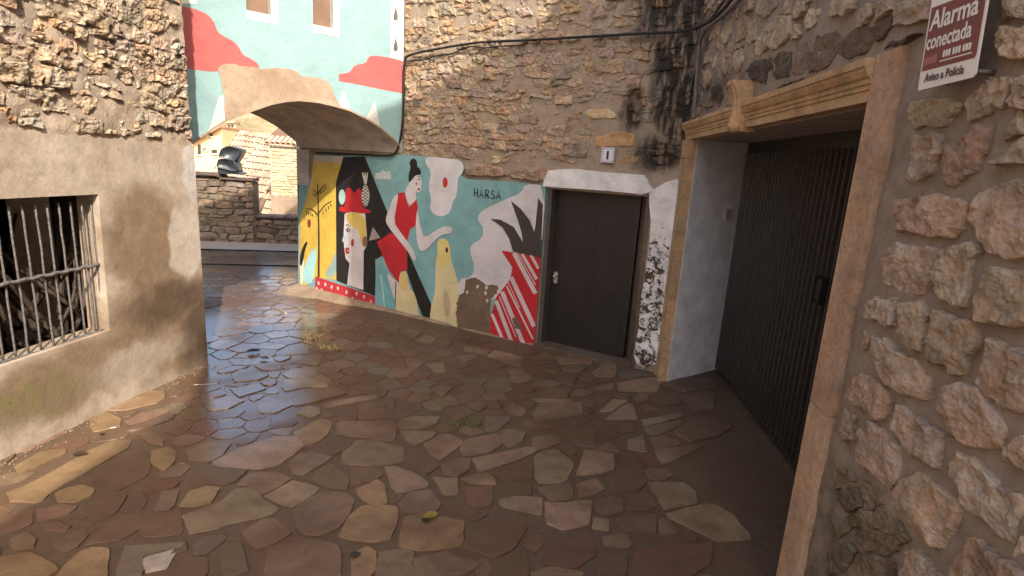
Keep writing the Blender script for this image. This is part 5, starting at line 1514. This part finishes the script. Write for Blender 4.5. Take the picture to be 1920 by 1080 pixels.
for k in range(18):
    c = BAR.W(-.02 + k * .108, bt + .055, .12); rad = .05
    dirr = (BAR.W(0, 1.0, -3.2) - BAR.W(0, .055, .12)).normalized(); side = BAR.d; upv = side.cross(dirr).normalized()
    V, F = [], []
    for e in (0.0, .5):
        for rr_ in (rad, rad * .72):
            for q in range(9):
                an = math.pi * q / 8
                V.append(c + dirr * e + side * math.cos(an) * rr_ + upv * abs(math.sin(an)) * rr_)
    for q in range(8):
        F += [(q, q + 1, q + 19, q + 18), (q + 9, q + 10, q + 28, q + 27), (q, q + 1, q + 10, q + 9)]
    obj('eave_tile', V, F, m_tile, bn, True, c, jitter_col(rnd, (.55, .40, .28), .12, .05))
# dark broken eave left of the barn
for k in range(4):
    A = BAR.W(-.36 + k * .095, BAR.px(480, 366)[1] - .02 * k, .30); B = A + Vector((-.06, -.16, -.26))
    tag(tube('loose_tile', [A, A.lerp(B, .5), B], .042, m_tile, None, 8, 1.15), 'dark curved roof tile piled behind the low parapet', 'roof tile', 'dark tiles behind the low parapet').color = (.16, .11, .08, 1)

# valley and hillside
def mat_hill():
    M = NT('dry_scrub_hillside', .95, .1)
    n = M.noise(.35, 8, .7); n2 = M.noise(2.0, 5, .7)
    c = M.mix(M.ramp(n, [(.4, 0.0), (.6, 1.0)]), (.36, .25, .16), (.20, .17, .085))
    c = M.mix(.6, c, M.ramp(n2, [(.35, .6), (.65, 1.2)]), 'MULTIPLY')
    M.color(c); M.bump(M.math('ADD', n, M.math('MULTIPLY', n2, .3)), .8, .5)
    return M.m
V, F = [], []
NX, NY = 60, 70
for j in range(NY + 1):
    t = j / NY; y = -30 + 42 * t if t < .3 else -30 + 12.6 + (t - .3) ** 2 * 1500 + (t - .3) * 40
    for i in range(NX + 1):
        x = (i / NX - .5) * (240 + 900 * t * t)
        if y < 11: z = -.35 - (.0 if y < 10 else 1.5)
        else:
            d = y - 11
            z = -6.5 + 18.5 * (1 / (1 + math.exp(-(d - 50) / 11))) + .9 * noise.fractal(Vector((x * .06, y * .06, 4)), 1.0, 2.0, 4) + max(0, y - 120) * .05
        V.append((x, y, z))
for j in range(NY):
    for i in range(NX):
        a = j * (NX + 1) + i
        F.append((a, a + 1, a + NX + 2, a + NX + 1))
tag(obj('hillside', V, F, mat_hill(), None, True), kind='structure')

# far houses on the slope
def far_house(name, label, dist, zoom, wallpx, wallc, roofpx, roofc, wins, depth=7.0, group=None):
    c = at_dist(*Z(zoom, [wallpx[0]])[0], dist)
    fr = Frame((c.x, c.y), (1, .12), (.12, -1))
    w_ = on(fr, zoom, wallpx)
    h = empty(name, fr.W(w_[0][0], min(z for _, z in w_)), label, 'house', group)
    wp = [(s, z if k not in (2, 3) else z - 6) for k, (s, z) in enumerate(w_)] if len(w_) == 4 else w_
    extrude('wall', fr, [wp], 0, -depth, mat_flat('far_wall', wallc, .9, .2, 0, 1.0, .12), h)
    if roofpx:
        r_ = on(fr, zoom, roofpx)
        extrude('roof', fr, [r_], .5, -depth - .4, mat_flat('far_roof', roofc, .9, .2, 0, 2.0, .25), h)
    for wpx in wins:
        q = on(fr, zoom, wpx)
        wo = extrude('window', fr, [q], .03, -.05, mat_flat('far_window', (.05, .04, .035), .3, .5, 0, 3, .2, 0), h)
        q2 = shrink(q, .0)
        s0, s1 = min(s for s, _ in q), max(s for s, _ in q); z0 = min(z for _, z in q)
        fbox('sill', fr, s0 - .08, s1 + .08, z0 - .10, z0 - .005, .03, .12, m_white, wo)
    return h
far_house('village_house', 'ochre yellow house on the far slope seen under the left of the arch', 42, Z8,
          [(100,440),(505,225),(510,660),(100,660)], (.62, .47, .26), [(60,440),(515,200),(520,228),(70,470)], (.40, .22, .14),
          [[(235,525),(275,522),(275,545),(235,548)], [(360,545),(440,540),(440,592),(360,595)], [(335,315),(378,310),(376,345),(335,350)], [(160,470),(205,466),(207,610),(160,615)]])
far_house('village_house', 'small pink house with a red tiled roof on the far slope', 50, Z8,
          [(515,345),(690,345),(690,640),(515,640)], (.55, .38, .34), [(478,258),(720,262),(745,342),(505,350)], (.50, .13, .07),
          [[(545,395),(580,395),(580,450),(545,450)], [(620,385),(655,385),(655,440),(620,440)]])
far_house('village_house', 'cream house standing highest on the far slope under the arch', 62, Z8,
          [(570,160),(705,150),(712,300),(565,300)], (.66, .60, .46), [(555,135),(720,128),(722,158),(552,166)], (.45, .30, .20),
          [[(600,190),(625,190),(625,225),(600,225)], [(650,188),(675,188),(675,222),(650,222)]])

# ================================================================== SMALL THINGS ON THE GROUND
def leaf(name, x, y, size, rot, col, label, curl=.35):
    P0 = ground_at(x, y, .012); P0.z = gz(P0.x, P0.y) + .012
    V, F = [], []
    n = 8
    for i in range(n + 1):
        t = i / n; wd_ = size * .36 * math.sin(math.pi * min(1, t * .92 + .06)) ** .8
        for k in (-1, 0, 1):
            lx, ly = (t - .5) * size, k * wd_
            V.append(P0 + Vector((lx * math.cos(rot) - ly * math.sin(rot), lx * math.sin(rot) + ly * math.cos(rot), abs(k) * curl * wd_ + .25 * curl * size * (t - .5) ** 2 * 2)))
    for i in range(n):
        for k in range(2): F.append((3 * i + k, 3 * i + 3 + k, 3 * i + 4 + k, 3 * i + 1 + k))
    o = obj(name, V, F, mat_flat('leaf_' + name, col, .6, .4, 0, 60, .3, .2), None, True, P0)
    return tag(o, label, 'leaf')
leaf('fallen_leaf', 476, 659, .11, .3, (.015, .012, .012), 'black wet leaf lying in the shiny wet patch by the passage')
leaf('fallen_leaf', 496, 672, .08, -.2, (.05, .04, .035), 'dark brown leaf just below the black wet leaf')
leaf('fallen_leaf', 808, 968, .075, .6, (.22, .15, .03), 'yellow leaf on the near flagstones')
leaf('fallen_leaf', 798, 977, .045, -.5, (.03, .02, .012), 'small dark leaf touching the yellow leaf')
leaf('fallen_leaf', 192, 815, .03, 1.0, (.02, .015, .012), 'tiny black leaf near the sunlit stones by the left wall')
leaf('fallen_leaf', 150, 852, .07, .2, (.05, .03, .018), 'brown leaf on the long flagstone by the left wall')
leaf('fallen_leaf', 666, 1040, .05, .4, (.04, .025, .015), 'small brown twig-like leaf at the bottom edge of the picture', .1)
leaf('fallen_leaf', 645, 701, .035, 0, (.02, .015, .01), 'tiny dark leaf on brown stones in front of the mural')
leaf('fallen_leaf', 600, 616, .06, .4, (.10, .08, .07), 'grey wet leaf at the mouth of the passage')
m_weed = mat_flat('weed_green', (.13, .14, .035), .7, .3, 0, 40, .4)
m_straw = mat_flat('dry_straw', (.36, .28, .11), .8, .2, 0, 40, .4)
def tuft(x, y, n, spread, hgt, mat, label, seed, flat=.5):
    r_ = random.Random(seed); P0 = ground_at(x, y)
    V, F = [], []
    for k in range(n):
        a = r_.uniform(0, 6.28); d = spread * math.sqrt(r_.random())
        c = P0 + Vector((d * math.cos(a), d * math.sin(a) * .6, 0)); c.z = gz(c.x, c.y) - .008
        b = r_.uniform(0, 6.28); l = hgt * r_.uniform(.5, 1.2); out = Vector((math.cos(b), math.sin(b), 0)) * l * flat * 1.5
        sd2 = Vector((-math.sin(b), math.cos(b), 0)) * .0035
        q = [c - sd2, c + sd2, c + out * .5 + Vector((0, 0, l * .6)) + sd2 * .8, c + out * .5 + Vector((0, 0, l * .6)) - sd2 * .8, c + out + Vector((0, 0, l * .75))]
        i0 = len(V); V += q; F += [(i0, i0 + 1, i0 + 2, i0 + 3), (i0 + 3, i0 + 2, i0 + 4)]
    return tag(obj('weed_tuft', V, F, mat, None, False, P0), label, 'weed')
tuft(585, 634, 46, .12, .05, m_straw, 'dry yellow weed at the edge of the wet patch', 1, 1.0)
tuft(622, 656, 46, .10, .05, m_straw, 'dry yellow weed beside the brown flagstones before the mural', 2, 1.0)
tuft(872, 792, 60, .10, .03, m_weed, 'green moss weed in the joints in the middle of the paving', 3, .8)
tuft(860, 800, 40, .14, .018, m_weed, 'low green weed creeping around a pale flagstone', 4, .8)
tuft(845, 795, 40, .08, .018, m_weed, 'tiny green weed at the left of the pale flagstone', 7, .8)
tuft(10, 790, 60, .12, .06, m_weed, 'green weed growing at the foot of the mossy plaster wall', 5, .6)

# grit and crumbs swept against the wall bases
rg = random.Random(77); V, F = [], []
def crumb(P0, r):
    b = len(V)
    for k in range(5):
        a = k * 1.2566 + rg.uniform(-.3, .3); q = r * rg.uniform(.6, 1.1)
        V.append(P0 + Vector((math.cos(a) * q, math.sin(a) * q, -.002)))
    V.append(P0 + Vector((rg.uniform(-.3, .3) * r, rg.uniform(-.3, .3) * r, r * rg.uniform(.5, .9))))
    F.extend([(b + k, b + (k + 1) % 5, b + 5) for k in range(5)])
for k in range(520):
    w_ = rg.random()
    if w_ < .35: P0 = LEF.W(rg.uniform(-1.9, -.02), 0, .01 + abs(rg.gauss(0, .07)))
    elif w_ < .70: P0 = MUR.W(rg.uniform(0, 4.1), 0, .06 + abs(rg.gauss(0, .09)))
    elif w_ < .85: P0 = RIG.W(rg.uniform(-2.4, .2), 0, -.56 + abs(rg.gauss(0, .06)))
    else: P0 = Vector((rg.uniform(-2.2, 1.1), rg.uniform(1.9, 5.0), 0))
    P0.z = gz(P0.x, P0.y) + .003
    crumb(P0, rg.uniform(.003, .009))
tag(obj('grit', V, F, mat_flat('grit_stone', (.20, .15, .11), .9, .2, 0, 90, .5), None, False), 'grit and mortar crumbs scattered along the wall bases', 'grit', None, 'stuff')
